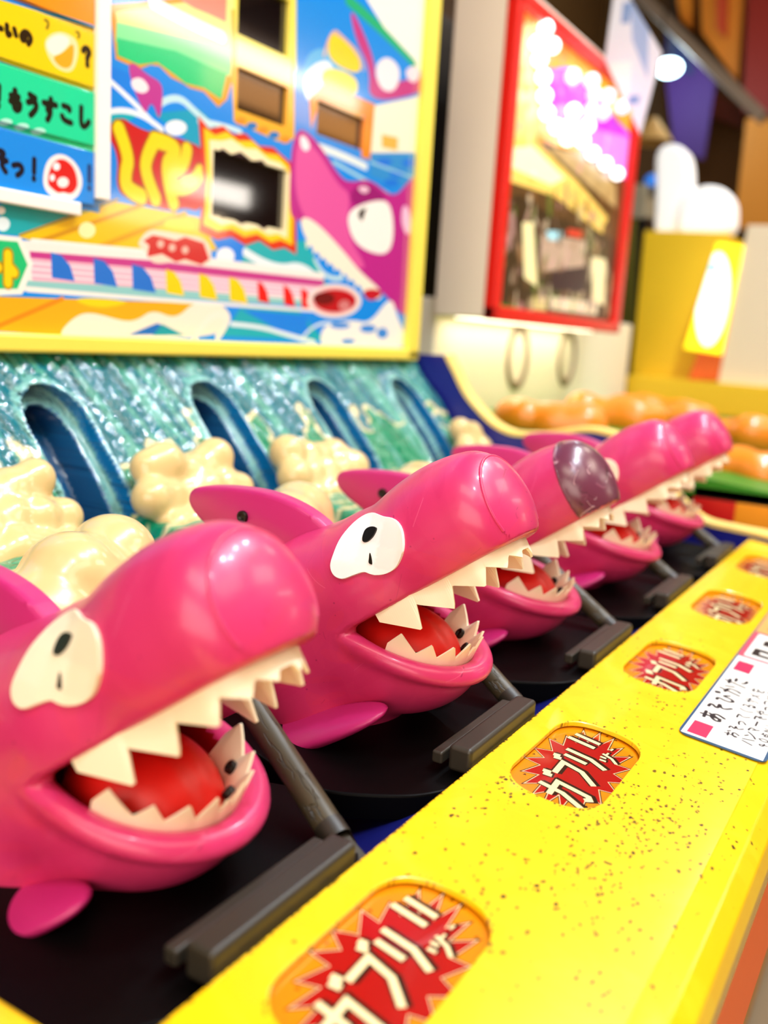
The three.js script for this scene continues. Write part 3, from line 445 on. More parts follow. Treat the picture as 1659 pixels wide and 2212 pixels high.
const waveMat = std(0xffffff, 0.13, { vertexColors: true, specularIntensity: 1, clearcoat: 0.6, clearcoatRoughness: 0.04 });
const sparkle = canvasTexture(1024, 512, (g) => { g.fillStyle = '#808080'; g.fillRect(0, 0, 1024, 512); const R = rng(77); for (let i = 0; i < 2600; i++) { const v = R() > 0.5 ? 255 : 0, r = 1.5 + R() * 5; g.fillStyle = `rgba(${v},${v},${v},.55)`; g.beginPath(); g.ellipse(R() * 1024, R() * 512, r, r * (1 + R() * 1.6), -0.3, 0, 7); g.fill(); } });
sparkle.wrapS = sparkle.wrapT = THREE.RepeatWrapping; waveMat.bumpMap = sparkle; waveMat.bumpScale = 0.0028;
const waveUV = (g) => planarUV(g, (x) => x * 3, (x, y) => y * 6);
const wave = mesh('wave_backdrop', paint(waveUV(surface(waveField, [-0.2, 0.03, -0.46], [0.752, 0.168, -0.29], 0.003)), (k, x, y, z) => {
  const sx = x - (0.16 - y) * 0.32, s = noise(sx * 70, y * 6, 2), b = noise(x * 25, y * 25, 4) * 0.02;
  k.copy(s > 0.28 ? cPale : y + b > 0.148 ? cSea : y + b < 0.094 ? cGreen : cTeal);
  if (y + b < 0.1 && y + b > 0.094) k.copy(cFoamP);
  for (const c of ARCHX) { const o = archD(x, y, c, 0.0285, 0.139); if (o < -0.001) { const i = archD(x, y, c, 0.0185, 0.121); k.copy(i < 0.0012 ? cDeep : z < wallZ(y) - 0.013 ? cRim : cBlue); } else if (o < 0.0035) k.copy(cRim); }
}), waveMat, cab, 'glossy teal moulded wave wall with arches');
const floorGeo = new THREE.PlaneGeometry(0.96, 0.16, 240, 40).rotateX(-Math.PI / 2).translate(0.28, 0, -0.25);
{ const p = floorGeo.attributes.position; for (let i = 0; i < p.count; i++) { const x = p.getX(i), z = p.getZ(i); let ch = 0; for (const c of ARCHX) ch = Math.max(ch, 1 - THREE.MathUtils.smoothstep(Math.abs(x - c + (z + 0.33) * 0.28), 0.016, 0.03)); p.setY(i, 0.05 + (-0.3 - z) * 0.06 - ch * (0.012 + (z + 0.33) * 0.35) + 0.0015 * noise(x * 40, z * 60, 3)); } floorGeo.computeVertexNormals();
  paint(floorGeo, (k, x, y, z) => { let ch = 0; for (const c of ARCHX) ch = Math.max(ch, 1 - THREE.MathUtils.smoothstep(Math.abs(x - c + (z + 0.33) * 0.28), 0.016, 0.03)); const w = Math.sin((z + 0.006 * Math.sin(x * 40)) * 330) + noise(x * 12, z * 40, 8) * 0.5; k.copy(ch > 0.6 ? cDeep : w > 0.86 ? cFoamP : cGreen); }); }
mesh('wave_floor', floorGeo, waveMat, wave, 'green moulded water floor with cream ripples');
mesh('water_edge', merge([span(-0.2, 0.752, -0.09, 0.042, -0.176, -0.171, 0)]), M.dark, cab);
// foam: clusters of rounded lumps between the arches and larger mounds between the toys
function blobs(list, k) { return (x, y, z) => { let d = 1; for (const [a, b, c, r] of list) { if (Math.abs(x - a) > r + 0.03) continue; d = smin(d, Math.hypot(x - a, y - b, z - c) - r, k); } return d; }; }
for (let n = 0; n < 6; n++) {
  const x0 = n ? ARCHX[n - 1] + 0.026 : -0.21, x1 = n < 5 ? ARCHX[n] - 0.026 : 0.745, R = rng(50 + n), L = [];
  if (n === 0) continue;
  const xa = n === 5 ? ARCHX[5] + 0.026 : x0 - 0.004, xb = n === 5 ? 0.742 : x1 - 0.024;
  const w = xb - xa, cols = Math.max(3, Math.round(w / 0.021));
  for (let r = 0; r < 3; r++) for (let i = 0; i < cols + (r % 2); i++) { const rr = 0.0125 + R() * 0.004; L.push([xa + (i + 0.5 - (r % 2) * 0.5) / cols * w + (R() - 0.5) * 0.005, 0.044 + r * 0.0165 + R() * 0.005 + (r === 2 ? (Math.abs(i - cols / 2) > cols / 4 ? 0.004 : -0.003) : 0), -0.298 - r * 0.0135 + R() * 0.004, rr]); }
  mesh('foam_row', surface(blobs(L, 0.008), [xa - 0.022, 0.024, -0.36], [xb + 0.022, 0.118, -0.27], 0.003), M.foam, wave, 'cream foam lumps between two arches');
}
for (let n = 0; n < 5; n++) {
  const cx = 0.052 + 0.17 * n - 0.004, R = rng(90 + n), L = [[cx - 0.036, 0.052, -0.195, 0.024], [cx - 0.006, 0.064, -0.2, 0.0255], [cx + 0.026, 0.066, -0.21, 0.024], [cx + 0.05, 0.056, -0.22, 0.02], [cx + 0.066, 0.046, -0.225, 0.018], [cx - 0.03, 0.03, -0.185, 0.03], [cx + 0.015, 0.034, -0.185, 0.033], [cx + 0.04, 0.03, -0.2, 0.026]];
  for (const b of L) { b[0] += (R() - 0.5) * 0.008; b[1] += (R() - 0.5) * 0.006 - 0.006; }
  mesh('foam_mound', surface(blobs(L, 0.012), [cx - 0.075, -0.015, -0.25], [cx + 0.085, 0.1, -0.14], 0.003), M.foam, wave, 'large smooth cream foam mound between two toy sharks');
}
// right end wall with its curved top edge
{
  const prof = parse('-.440,.166 -.402,.166 -.374,.165 -.363,.149 -.345,.122 -.324,.102 -.302,.087 -.279,.080 -.255,.081 -.239,.083 -.211,.090 -.189,.094 -.168,.093 -.140,.086 -.110,.062 -.080,.030 -.051,.010 -.020,.006 .016,.004 .06,-.002 .108,-.010');
  const s = new THREE.Shape(); s.moveTo(...prof[0]); s.splineThru(prof.slice(1).map((p) => new THREE.Vector2(...p))); s.lineTo(0.112, -0.3); s.lineTo(-0.44, -0.3); s.closePath();
  const w = mesh('end_wall', new THREE.ExtrudeGeometry(s, { depth: 0.012, bevelEnabled: false, curveSegments: 8 }).rotateY(-Math.PI / 2).translate(0.772, 0, 0), M.navy, cab, 'dark blue end wall with a wavy top edge');
  const c = new THREE.CatmullRomCurve3(prof.slice(2).map(([z, y]) => V(0.767, y + 0.0015, z))), band = [];
  const pts = c.getSpacedPoints(120), q = new THREE.BufferGeometry(), P = [], I = [];
  pts.forEach((p, i) => { const t = c.getTangentAt(i / 120), nrm = V(0, t.z, -t.y).normalize(); if (nrm.y < 0) nrm.negate(); for (const [dx, h] of [[-0.009, -0.003], [-0.009, 0.0015], [-0.007, 0.003], [0.009, 0.003], [0.009, -0.003]]) P.push(p.x + dx, p.y + nrm.y * h, p.z + nrm.z * h); });
  for (let i = 0; i < 120; i++) for (let k = 0; k < 4; k++) { const a = i * 5 + k; I.push(a, a + 1, a + 5, a + 1, a + 6, a + 5); }
  q.setAttribute('position', new THREE.Float32BufferAttribute(P, 3)); q.setIndex(I); q.computeVertexNormals();
  mesh('edge_trim', toCreasedNormals(q, 0.5), std(0xf6d878, 0.45, { side: THREE.DoubleSide }), w, 'cream yellow edge trim');
}

// picture board: one flat print on boards of their own, recessed score displays, raised bars
const BZ = -0.41, BX0 = 0.02, BX1 = 0.7175, BY0 = 0.165, BY1 = 0.665;
const TW = 2048, TH = 1400;
const boardTex = canvasTexture(TW, TH, (g) => {
  const at = ([px, py]) => { const p = onZ(px, py, BZ); return [(p.x - BX0) / (BX1 - BX0) * TW, (BY1 - p.y) / (BY1 - BY0) * TH]; };
  const S = (px, py) => { const a = at([px, py]), b = at([px + 4, py]); return Math.hypot(b[0] - a[0], b[1] - a[1]) / 4; };
  const path = (s, closed = true, smooth = false) => {
    const p = parse(s).map(at); g.beginPath();
    if (!smooth) p.forEach((q, i) => g[i ? 'lineTo' : 'moveTo'](...q));
    else { const m = (a, b) => [(a[0] + b[0]) / 2, (a[1] + b[1]) / 2]; const n = p.length; if (closed) { g.moveTo(...m(p[n - 1], p[0])); for (let i = 0; i < n; i++) g.quadraticCurveTo(...p[i], ...m(p[i], p[(i + 1) % n])); } else { g.moveTo(...p[0]); for (let i = 1; i < n - 1; i++) g.quadraticCurveTo(...p[i], ...(i === n - 2 ? p[n - 1] : m(p[i], p[i + 1]))); } }
    if (closed) g.closePath();
  };
  const fill = (c, s, smooth = false) => { path(s, true, smooth); g.fillStyle = c; g.fill(); };
  const line = (c, w, s, smooth = true, closed = false) => { path(s, closed, smooth); g.strokeStyle = c; g.lineWidth = w; g.lineJoin = g.lineCap = 'round'; g.stroke(); };
  const text = (t, x, y, ux, uy, vx, vy, lw, col) => [...t].forEach((c, i) => glyph(g, c, (u, v) => at([x + (i + u * 0.88) * ux + v * vx, y + (i + u * 0.88) * uy + v * vy]), lw, col));
  const disc = (c, x, y, rx, ry) => { const o = []; for (let i = 0; i < 14; i++) o.push((x + rx * Math.cos(i * 0.449)).toFixed(1) + ',' + (y + ry * Math.sin(i * 0.449)).toFixed(1)); fill(c, o.join(' '), true); };
  g.fillStyle = '#0a8ff0'; g.fillRect(0, 0, TW, TH);
  // sea with foam veins
  fill('#0bb4c4', '225,235 300,250 260,270 225,290'); fill('#12b0b8', '0,440 240,440 60,510 0,505');
  fill('#0aa4c8', '330,245 430,235 500,300 440,330 350,260'); fill('#0a84ee', '225,140 300,165 300,215 225,190');
  line('#f6fbff', 12, '226,165 290,220 330,265'); line('#f6fbff', 12, '226,245 285,222 350,280'); line('#c8eef4', 16, '345,225 380,200 430,250 455,270'); line('#d6f2f4', 12, '430,262 480,268 520,285');
  disc('#ffffff', 380, 276, 24, 17);
  fill('#16b4bc', '480,520 660,520 720,640 480,620'); fill('#0a84ee', '470,520 530,520 520,580 470,575'); line('#f0fafc', 22, '530,545 590,585 660,570 690,610'); disc('#ffffff', 487, 553, 20, 19); line('#d0f0f0', 12, '680,560 700,610 740,600');
  // top right: second picture
  fill('#1590ea', '640,0 900,0 925,150 900,420 780,400 640,280'); fill('#5ab6ea', '660,110 720,100 760,170 690,230 650,200', true); fill('#f4fafa', '655,150 720,120 720,210 660,230', true);
  line('#28b478', 30, '752,0 830,65 900,140'); line('#e8a02a', 16, '745,15 775,45'); line('#e8a02a', 14, '790,55 815,70');
  fill('#fdf8ec', '790,-5 930,-5 925,190 895,130 830,60'); line('#ef8e3a', 14, '862,78 885,95');
  fill('#c93a84', '755,25 768,30 810,130 812,190 925,160 920,200 795,225 800,150 770,90', true); fill('#f8eef0', '808,140 838,118 868,150 855,200 820,195', true); fill('#f8e2ea', '872,150 905,138 905,175 885,180', true);
  fill('#fff6d8', '800,230 920,205 905,340 800,340'); fill('#f9b850', '825,290 860,298 858,325 825,318');
  line('#e7b3a0', 10, '700,120 715,58 745,85 780,120 785,150', true); fill('#ffd71c', '712,75 728,72 780,125 778,165 706,130', true); fill('#ffe860', '700,140 775,165 770,215 690,190', true);
  fill('#f08a24', '668,215 700,180 810,225 800,345 780,340 785,250 690,222 672,280'); fill('#e0a040', '678,212 782,246 786,270 684,238');
  fill('#2d93d8', '800,330 900,330 890,410 800,380'); for (const [x, y] of [[830, 350], [858, 375], [885, 352], [845, 395]]) disc('#0a78e4', x, y, 17, 9); line('#9fd4e6', 7, '800,350 840,365 895,385'); line('#e8f4f2', 22, '690,318 740,335 790,360'); disc('#0a84e8', 750, 362, 15, 6); line('#a9dce8', 10, '720,350 775,380 840,420');
  // top left inset: pale and green drips with a ragged orange edge
  fill('#ef9d20', '236,10 300,5 520,-20 520,190 500,180 490,215 472,232 440,198 410,190 395,180 370,168 345,143 325,140 300,150 250,128');
  fill('#f8f08a', '250,25 520,-10 510,140 255,70'); fill('#86ee9c', '252,48 505,105 498,165 250,90'); fill('#05d27e', '252,82 380,110 490,160 478,215 440,190 400,180 375,160 340,135 300,140 254,120');
  for (const [x, y] of [[290, 88], [335, 100], [378, 80], [415, 112], [450, 190]]) line('#5a4a18', 6, `${x},${y} ${x + 3},${y + 16}`);
  fill('#f58c74', '380,-5 490,-5 488,48 450,30 420,18'); line('#ffffff', 26, '330,5 400,45 480,80'); line('#f5c84a', 12, '500,20 508,130');
  // small pink diver
  fill('#c33a96', '276,140 290,135 316,160 350,178 352,210 345,265 332,225 322,225 316,248 302,225 285,180', true); fill('#fdeef0', '280,172 305,165 325,190 312,204 288,196', true);
  // planks
  fill('#f9c81a', '40,512 250,436 430,470 470,540 300,560 70,520'); line('#d99a1a', 10, '90,520 300,446', false); line('#e2a81c', 12, '210,535 400,462', false); line('#c98a14', 4, '42,508 255,430', false); disc('#fff6b0', 188, 497, 19, 18);
  fill('#f7b21e', '-10,640 420,655 480,720 150,725 -10,715'); line('#ef8e1c', 9, '-5,705 135,645', false); fill('#ffd91c', '140,640 300,650 210,670', true);
  fill('#fdf1da', '125,720 165,680 200,674 270,695 300,690 330,668 380,690 420,650 480,655 505,690 470,730 150,735', true); fill('#0d6fc8', '275,724 340,698 395,722'); fill('#0aa0b0', '330,725 350,700 400,724'); line('#fdf3e0', 18, '420,730 445,690 475,675 500,690 470,728');
  fill('#12b0c0', '480,725 520,665 640,665 700,735'); fill('#0a86f0', '520,668 660,680 670,725 620,725 560,690'); line('#e8f4fa', 12, '500,700 560,705 610,720 680,740'); line('#e8f4fa', 8, '650,735 680,690 720,700');
  // striped power bar with fins
  fill('#faf2e8', '-10,520 70,520 300,540 700,590 700,660 300,640 60,628 -10,640'); fill('#8fd0ce', '60,606 330,622 700,652 700,664 300,640 55,618');
  fill('#c93a8e', '64,543 320,562 700,605 700,620 320,580 66,557'); fill('#f8b8cc', '66,557 320,582 690,618 690,645 320,622 70,606'); for (let i = 0; i < 3; i++) line('#fdeaf0', 4, `70,${568 + i * 13} 320,${590 + i * 12} 690,${626 + i * 8}`, false);
  const finAt = (c, x, y, w, h) => fill(c, `${x},${y} ${x + w * 0.45},${y + h * 0.12} ${x + w * 0.8},${y + h * 0.5} ${x + w},${y + h * 1.08} ${x + 2},${y + h * 0.95}`);
  for (const [x, y] of [[110, 545], [202, 557], [285, 570]]) finAt('#0c74d8', x, y, 52, 58); for (const [x, y] of [[358, 581], [430, 590], [495, 598]]) finAt('#ffd616', x, y, 40, 54); for (const [x, y] of [[556, 608], [612, 616], [650, 622]]) finAt('#ee1c1c', x, y, 26, 44);
  line('#fdf6ee', 9, '70,520 310,542 690,592', false); line('#fdf6ee', 9, '60,626 310,645 700,672', false);
  fill('#fdf8ec', '-10,506 45,512 72,570 48,636 -10,638'); fill('#18c878', '-10,518 38,522 60,572 38,624 -10,624'); text('ート', -34, 538, 38, 3, 0, 74, 26, '#b58a10'); text('ート', -34, 538, 38, 3, 0, 74, 18, '#ffd91c');
  // red badge
  fill('#f8e2cc', '300,520 320,495 350,498 390,505 450,515 460,560 440,578 380,565 330,572 318,548 298,530', true); fill('#d0222a', '310,520 330,508 350,512 380,520 400,512 440,525 452,560 435,572 400,560 380,566 350,548 318,555 322,530'); for (const [x, y] of [[347, 527], [372, 535], [400, 540]]) disc('#e8b8a8', x, y, 8, 9);
  // round mouth badge
  disc('#f8e8e0', 722, 650, 60, 38); disc('#f6a8a8', 722, 650, 50, 30); disc('#c01420', 724, 650, 46, 25); disc('#701018', 700, 645, 24, 14); disc('#d88080', 744, 660, 13, 12);
  // yellow lettering with a red edge
  fill('#cf2020', '236,268 262,252 288,270 318,284 372,294 432,314 446,340 448,420 432,458 398,448 372,456 330,446 272,430 250,404 256,338 232,290', true);
  for (const [w, c] of [[42, '#a8741a'], [33, '#ffe01c']]) for (const s of ['257,279 280,338 271,372 272,410 306,424', '306,296 283,344', '333,306 314,340 316,382 336,428', '334,302 380,314 378,338 358,350 366,414 375,438', '404,324 400,358 366,372 370,410 420,400 432,372', '420,408 428,446', '380,392 410,384']) line(c, w, s);
  disc('#ffec60', 410, 392, 20, 14); fill('#ffd61c', '360,470 420,478 420,500 350,495', true);
  // main score display frame: ragged flames
  fill('#e03818', '428,250 452,278 482,272 505,290 530,288 560,315 590,318 620,345 640,360 640,550 615,535 590,540 560,520 530,530 500,512 470,518 430,500 440,400');
  fill('#ffd61a', '440,275 465,292 490,284 515,304 545,304 572,330 600,334 624,358 634,400 632,530 606,518 585,524 556,506 528,512 500,496 470,500 440,485 446,380'); fill('#fff2c0', '452,302 478,304 500,300 530,320 555,322 580,344 606,352 626,376 620,515 600,505 580,508 556,494 530,498 504,484 478,486 452,470 458,390');
  fill('#2a0c18', '464,336 480,320 500,334 520,328 545,348 566,346 590,370 606,366 618,395 612,490 590,482 570,496 545,478 520,484 500,470 480,472 460,455');
  fill('#f6b426', '500,20 636,20 636,300 600,305 505,262 500,130'); fill('#fbe95c', '506,-10 640,-10 640,150 625,180 510,140'); fill('#fff08a', '512,85 630,130 630,185 512,140'); for (let i = 0; i < 5; i++) disc(i % 2 ? '#0a78c8' : '#ef9420', 520 + i * 24, 262 + i * 10, 12, 8);
  // big pink shark picture
  fill('#c2288c', '624,470 628,330 640,285 655,278 690,310 735,385 760,395 800,385 850,430 880,395 905,370 905,660 870,690 830,630 760,590 690,540 645,470', true); fill('#e85aa4', '640,440 636,340 650,295 690,330 730,400 760,420 745,500 800,590 740,560 680,500', true);
  fill('#fdf0f4', '648,290 662,296 672,318 660,330 648,315', true); fill('#9c1a72', '756,410 795,392 835,425 825,440 780,450 760,440', true); fill('#f6c8dc', '770,405 790,400 800,412 785,420', true);
  fill('#fdfaf0', '748,470 765,446 820,430 845,440 852,510 838,552 795,545 762,520', true); fill('#241c18', '776,455 792,448 782,478 774,468'); fill('#f4c2e4', '870,440 885,450 890,500 878,510 866,480', true);
  fill('#fdf4dc', '645,466 680,475 740,540 780,590 830,632 815,655 770,610 700,560 660,520', true); for (let i = 0; i < 9; i++) fill('#fdf4dc', `${660 + i * 15},${518 + i * 12} ${674 + i * 15},${526 + i * 12} ${662 + i * 15},${538 + i * 12}`); fill('#c81c2c', '780,630 805,622 832,632 800,655', true);
  fill('#fdf8f0', '690,735 700,700 760,690 800,700 845,635 860,690 885,745 830,752 700,748', true); for (const [x, y, a, b] of [[735, 703, 22, 7], [795, 710, 18, 9], [752, 738, 16, 6], [826, 720, 12, 12]]) disc('#3f8fe4', x, y, a, b);
  // score strips at the left
  fill('#ff9a12', '-40,-200 215,-100 215,62 -40,-25'); line('#c8641a', 7, '180,0 182,14'); fill('#ffd810', '-40,-10 215,66 215,205 -40,118'); fill('#16e0a0', '-40,122 215,202 215,338 -40,262'); fill('#0a8ff0', '-40,266 215,334 215,460 -40,406');
  text('ーいの', -27, 36, 32, 11, -1, 36, 11, '#2a1a06'); text('?', 166, 94, 36, 10, 2, 48, 12, '#2a1a06'); text('む', 86, 38, 20, 5, 1, 24, 6, '#6a5410'); line('#6a5410', 5, '92,44 104,48 96,62', true); line('#6a5410', 5, '160,70 170,72 164,82', true);
  fill('#fde8a8', '88,92 105,72 130,68 162,85 165,120 152,160 120,152 100,128', true); fill('#fff6e4', '92,95 108,78 130,74 150,88 128,116 106,122', true); fill('#f7b020', '106,124 130,116 150,94 156,104 150,148 126,148', true);
  text('!もうすこし', -24, 178, 37, 9.4, -2, 52, 12, '#0c1a10');
  text('ーそっ!', -48, 306, 34, 10, -1, 52, 11, '#0a1226'); text('!', 172, 352, 36, 8, 0, 58, 11, '#0a3a7a'); line('#0a3a7a', 5, '94,316 98,330', true); line('#0a3a7a', 5, '172,336 176,352', true);
  fill('#fbf2ee', '88,372 100,340 128,330 160,350 176,390 166,425 140,436 105,425 88,405', true); fill('#dc1c1c', '100,372 112,348 132,342 155,360 164,395 158,412 146,420 132,414 120,418 106,406 98,398', true); disc('#fff', 117, 360, 8, 9); disc('#fff', 108, 384, 6, 8); disc('#fff4f0', 131, 394, 13, 12);
  for (let i = 0; i < 3; i++) disc('#b8f8e4', 8 + i * 36, 264 + i * 10, 14, 8);
  disc('#fff', 2, 455, 10, 9); disc('#eafcff', 6, 484, 16, 16);
});
const boardMat = std(0xffffff, 0.16, { map: boardTex, clearcoat: 0.8, clearcoatRoughness: 0.05 });
const boardUV = (g) => planarUV(g, (x) => (x - BX0) / (BX1 - BX0), (x, y) => (y - BY0) / (BY1 - BY0));
const rectPx = (l, t, r, b) => { const a = onZ(l, t, BZ), c = onZ(r, b, BZ); return [a.x, c.x, c.y, a.y]; };
// x0, x1, y0, y1 of the four score displays
const DISPLAYS = [[514, 625, 568, -30, 98], [512, 621, 567, 166, 256], [459, 619, 540, 345, 482], [684, 786, 735, 236, 308]].map(([l, r, m, t, b]) => [onZ(l, (t + b) / 2, BZ).x, onZ(r, (t + b) / 2, BZ).x, onZ(m, b, BZ).y, onZ(m, t, BZ).y]);
const DIVX = onZ(214, 300, BZ).x;
const pic = new THREE.Shape(); { const [a, b, c, d] = [BX0, BX1, BY0, BY1]; pic.moveTo(a, c); pic.lineTo(b, c); pic.lineTo(b, d); pic.lineTo(a, d); pic.closePath(); }
for (const [a, b, c, d] of DISPLAYS) { const h = new THREE.Path(); h.moveTo(a, c); h.lineTo(a, d); h.lineTo(b, d); h.lineTo(b, c); h.closePath(); pic.holes.push(h); }
const board = mesh('picture_board', boardUV(new THREE.ExtrudeGeometry(pic, { depth: 0.004, bevelEnabled: false }).translate(0, 0, BZ - 0.004)), boardMat, cab, 'glossy picture board with a cartoon sea, yellow lettering and a pink shark');
for (const [a, b, c, d] of DISPLAYS) {
  const s = mesh('score_display', span(a - 0.004, b + 0.004, c - 0.004, d + 0.004, BZ - 0.024, BZ - 0.018, 0), std(0x1c0a12, 0.3), board, 'dark score display');
  mesh('display_glass', span(a + 0.0002, b - 0.0002, c + 0.0002, d - 0.0002, BZ - 0.006, BZ - 0.0045, 0), M.glass, board);
}
const stripsY = [[-140, 22], [34, 158], [170, 290], [303, 425]]; // rows in the photograph at x = 100
for (const [t, b] of stripsY) { const y1 = onZ(100, t, BZ).y, y0 = onZ(100, b, BZ).y; mesh('score_strip', boardUV(span(BX0 + 0.002, DIVX - 0.0065, y0, y1, BZ, BZ + 0.0025, 0.0006)), boardMat, board); }
mesh('divider_strip', span(DIVX - 0.0062, DIVX + 0.0062, 0.2725, BY1, BZ, BZ + 0.006, 0.0012), M.white, board, 'white upright bar beside the score strips');
{ const y = onZ(100, 440, BZ).y; mesh('divider_strip', span(BX0, onZ(165, 452, BZ).x, y - 0.005, y + 0.0045, BZ, BZ + 0.006, 0.0012), M.white, board, 'white bar under the score strips'); }
mesh('board_frame', merge([span(BX1 - 0.003, BX1 + 0.0235, 0.158, BY1 + 0.02, BZ - 0.03, BZ + 0.008, 0.003), span(-0.2, BX1 + 0.0235, 0.1585, 0.172, BZ - 0.03, BZ + 0.008, 0.003)]), M.yellowPale, board, 'pale yellow frame');
mesh('side_flange', span(0.742, 0.79, 0.165, 0.29, -0.452, -0.441, 0.003), std(0xf0dcb4, 0.5), cab, 'cream side flange'); mesh('board_back_shade', span(-0.2, 0.792, 0.1, 0.6, BZ - 0.12, BZ - 0.03, 0), M.dark, cab);  // dark back extended right, standing in for the shade in the gap
function settle(group, x, y, z) { group.position.set(x, y, z); for (const c of group.children) c.position.sub(group.position); } // move a thing's origin to its base
settle(cab, 0.18, FLOOR, -0.2);

// ------------------------------------------------------------------ the next game in the row
const nb = thing('arcade_cabinet', 'neighbouring game cabinet with a red framed lit sign above a green field of orange mounds', 'arcade game');
const SG = { o: V(0.95, 0.2165, -0.415), a: 0 }; SG.e = V(Math.cos(SG.a), 0, -Math.sin(SG.a)); SG.n = V(Math.sin(SG.a), 0, Math.cos(SG.a));
const toSign = (px, py) => { const r = ray(px, py), t = SG.o.clone().sub(CAM).dot(SG.n) / r.dot(SG.n), p = CAM.clone().addScaledVector(r, t).sub(SG.o); return [p.dot(SG.e), p.y]; };
const SW = 0.578, SH = 0.433;
const signTex = canvasTexture(1024, 512, (g, W, H) => {
  const at = (px, py) => { const [u, v] = toSign(px, py); return [u / SW * W, (1 - v / SH) * H]; };
  const fill = (c, s) => { g.beginPath(); parse(s).forEach((p, i) => g[i ? 'lineTo' : 'moveTo'](...at(...p))); g.closePath(); g.fillStyle = c; g.fill(); };
  g.fillStyle = '#5a3d1c'; g.fillRect(0, 0, W, H);
  fill('#f8a83c', '1060,-60 1400,-60 1400,330 1250,330 1150,300 1060,320'); fill('#fbd07a', '1100,60 1140,50 1160,300 1090,300'); fill('#f6c23a', '1225,60 1330,190 1330,230 1230,150');
  fill('#d23cf0', '1176,150 1230,145 1290,215 1370,300 1360,395 1255,322 1190,270'); fill('#f08cf6', '1250,270 1370,300 1360,390 1290,340');
  fill('#f6cf66', '1088,300 1150,296 1250,395 1312,470 1300,505 1200,425 1100,392'); fill('#fdf0c2', '1095,320 1150,315 1220,385 1190,400 1100,360'); fill('#c3a36a', '1180,318 1250,330 1330,400 1330,450 1270,400');
  fill('#3c2a14', '1080,440 1120,420 1200,470 1330,520 1330,700 1070,690'); fill('#efe2a8', '1128,480 1152,480 1160,620 1132,600'); fill('#efe2b0', '1278,555 1308,560 1305,660 1280,650'); fill('#b99c86', '1168,505 1265,520 1262,590 1165,585'); fill('#30141c', '1190,585 1268,575 1262,632 1190,628'); fill('#a8dcea', '1180,498 1215,500 1212,520 1182,518'); fill('#dc4028', '1222,492 1262,500 1258,516 1222,508'); fill('#2f7a24', '1078,655 1120,660 1118,680 1078,676'); fill('#c9c07a', '1150,640 1180,642 1180,672 1150,668'); fill('#e6d6b4', '1190,640 1290,655 1288,680 1190,668');
  const R = rng(64), blot = ['#c9b890', '#7a5a2c', '#e8d6b8', '#3a2812', '#a0703a', '#5c7a2a', '#d6a0a0', '#8a6a58'];
  for (let i = 0; i < 150; i++) { const [x, y] = at(1085 + R() * 235, 420 + R() * 250); g.fillStyle = blot[i % 8]; g.globalAlpha = 0.65; g.beginPath(); g.ellipse(x, y, 5 + R() * 22, 4 + R() * 14, R() * 3, 0, 7); g.fill(); }
  g.globalAlpha = 1; fill('#efe2a8', '1128,480 1152,480 1160,620 1132,600'); fill('#efe2b0', '1278,555 1308,560 1305,660 1280,650'); fill('#30141c', '1192,590 1266,580 1262,630 1192,626');
  for (let i = 0; i < 60; i++) { const [x, y] = at(1100 + R() * 240, 60 + R() * 330); g.fillStyle = ['#fff2c8', '#ffb04a', '#f6a6f0', '#f27ad8'][i % 4]; g.globalAlpha = 0.4; g.beginPath(); g.ellipse(x, y, 6 + R() * 18, 5 + R() * 12, 0, 0, 7); g.fill(); }
  g.globalAlpha = 1;
});
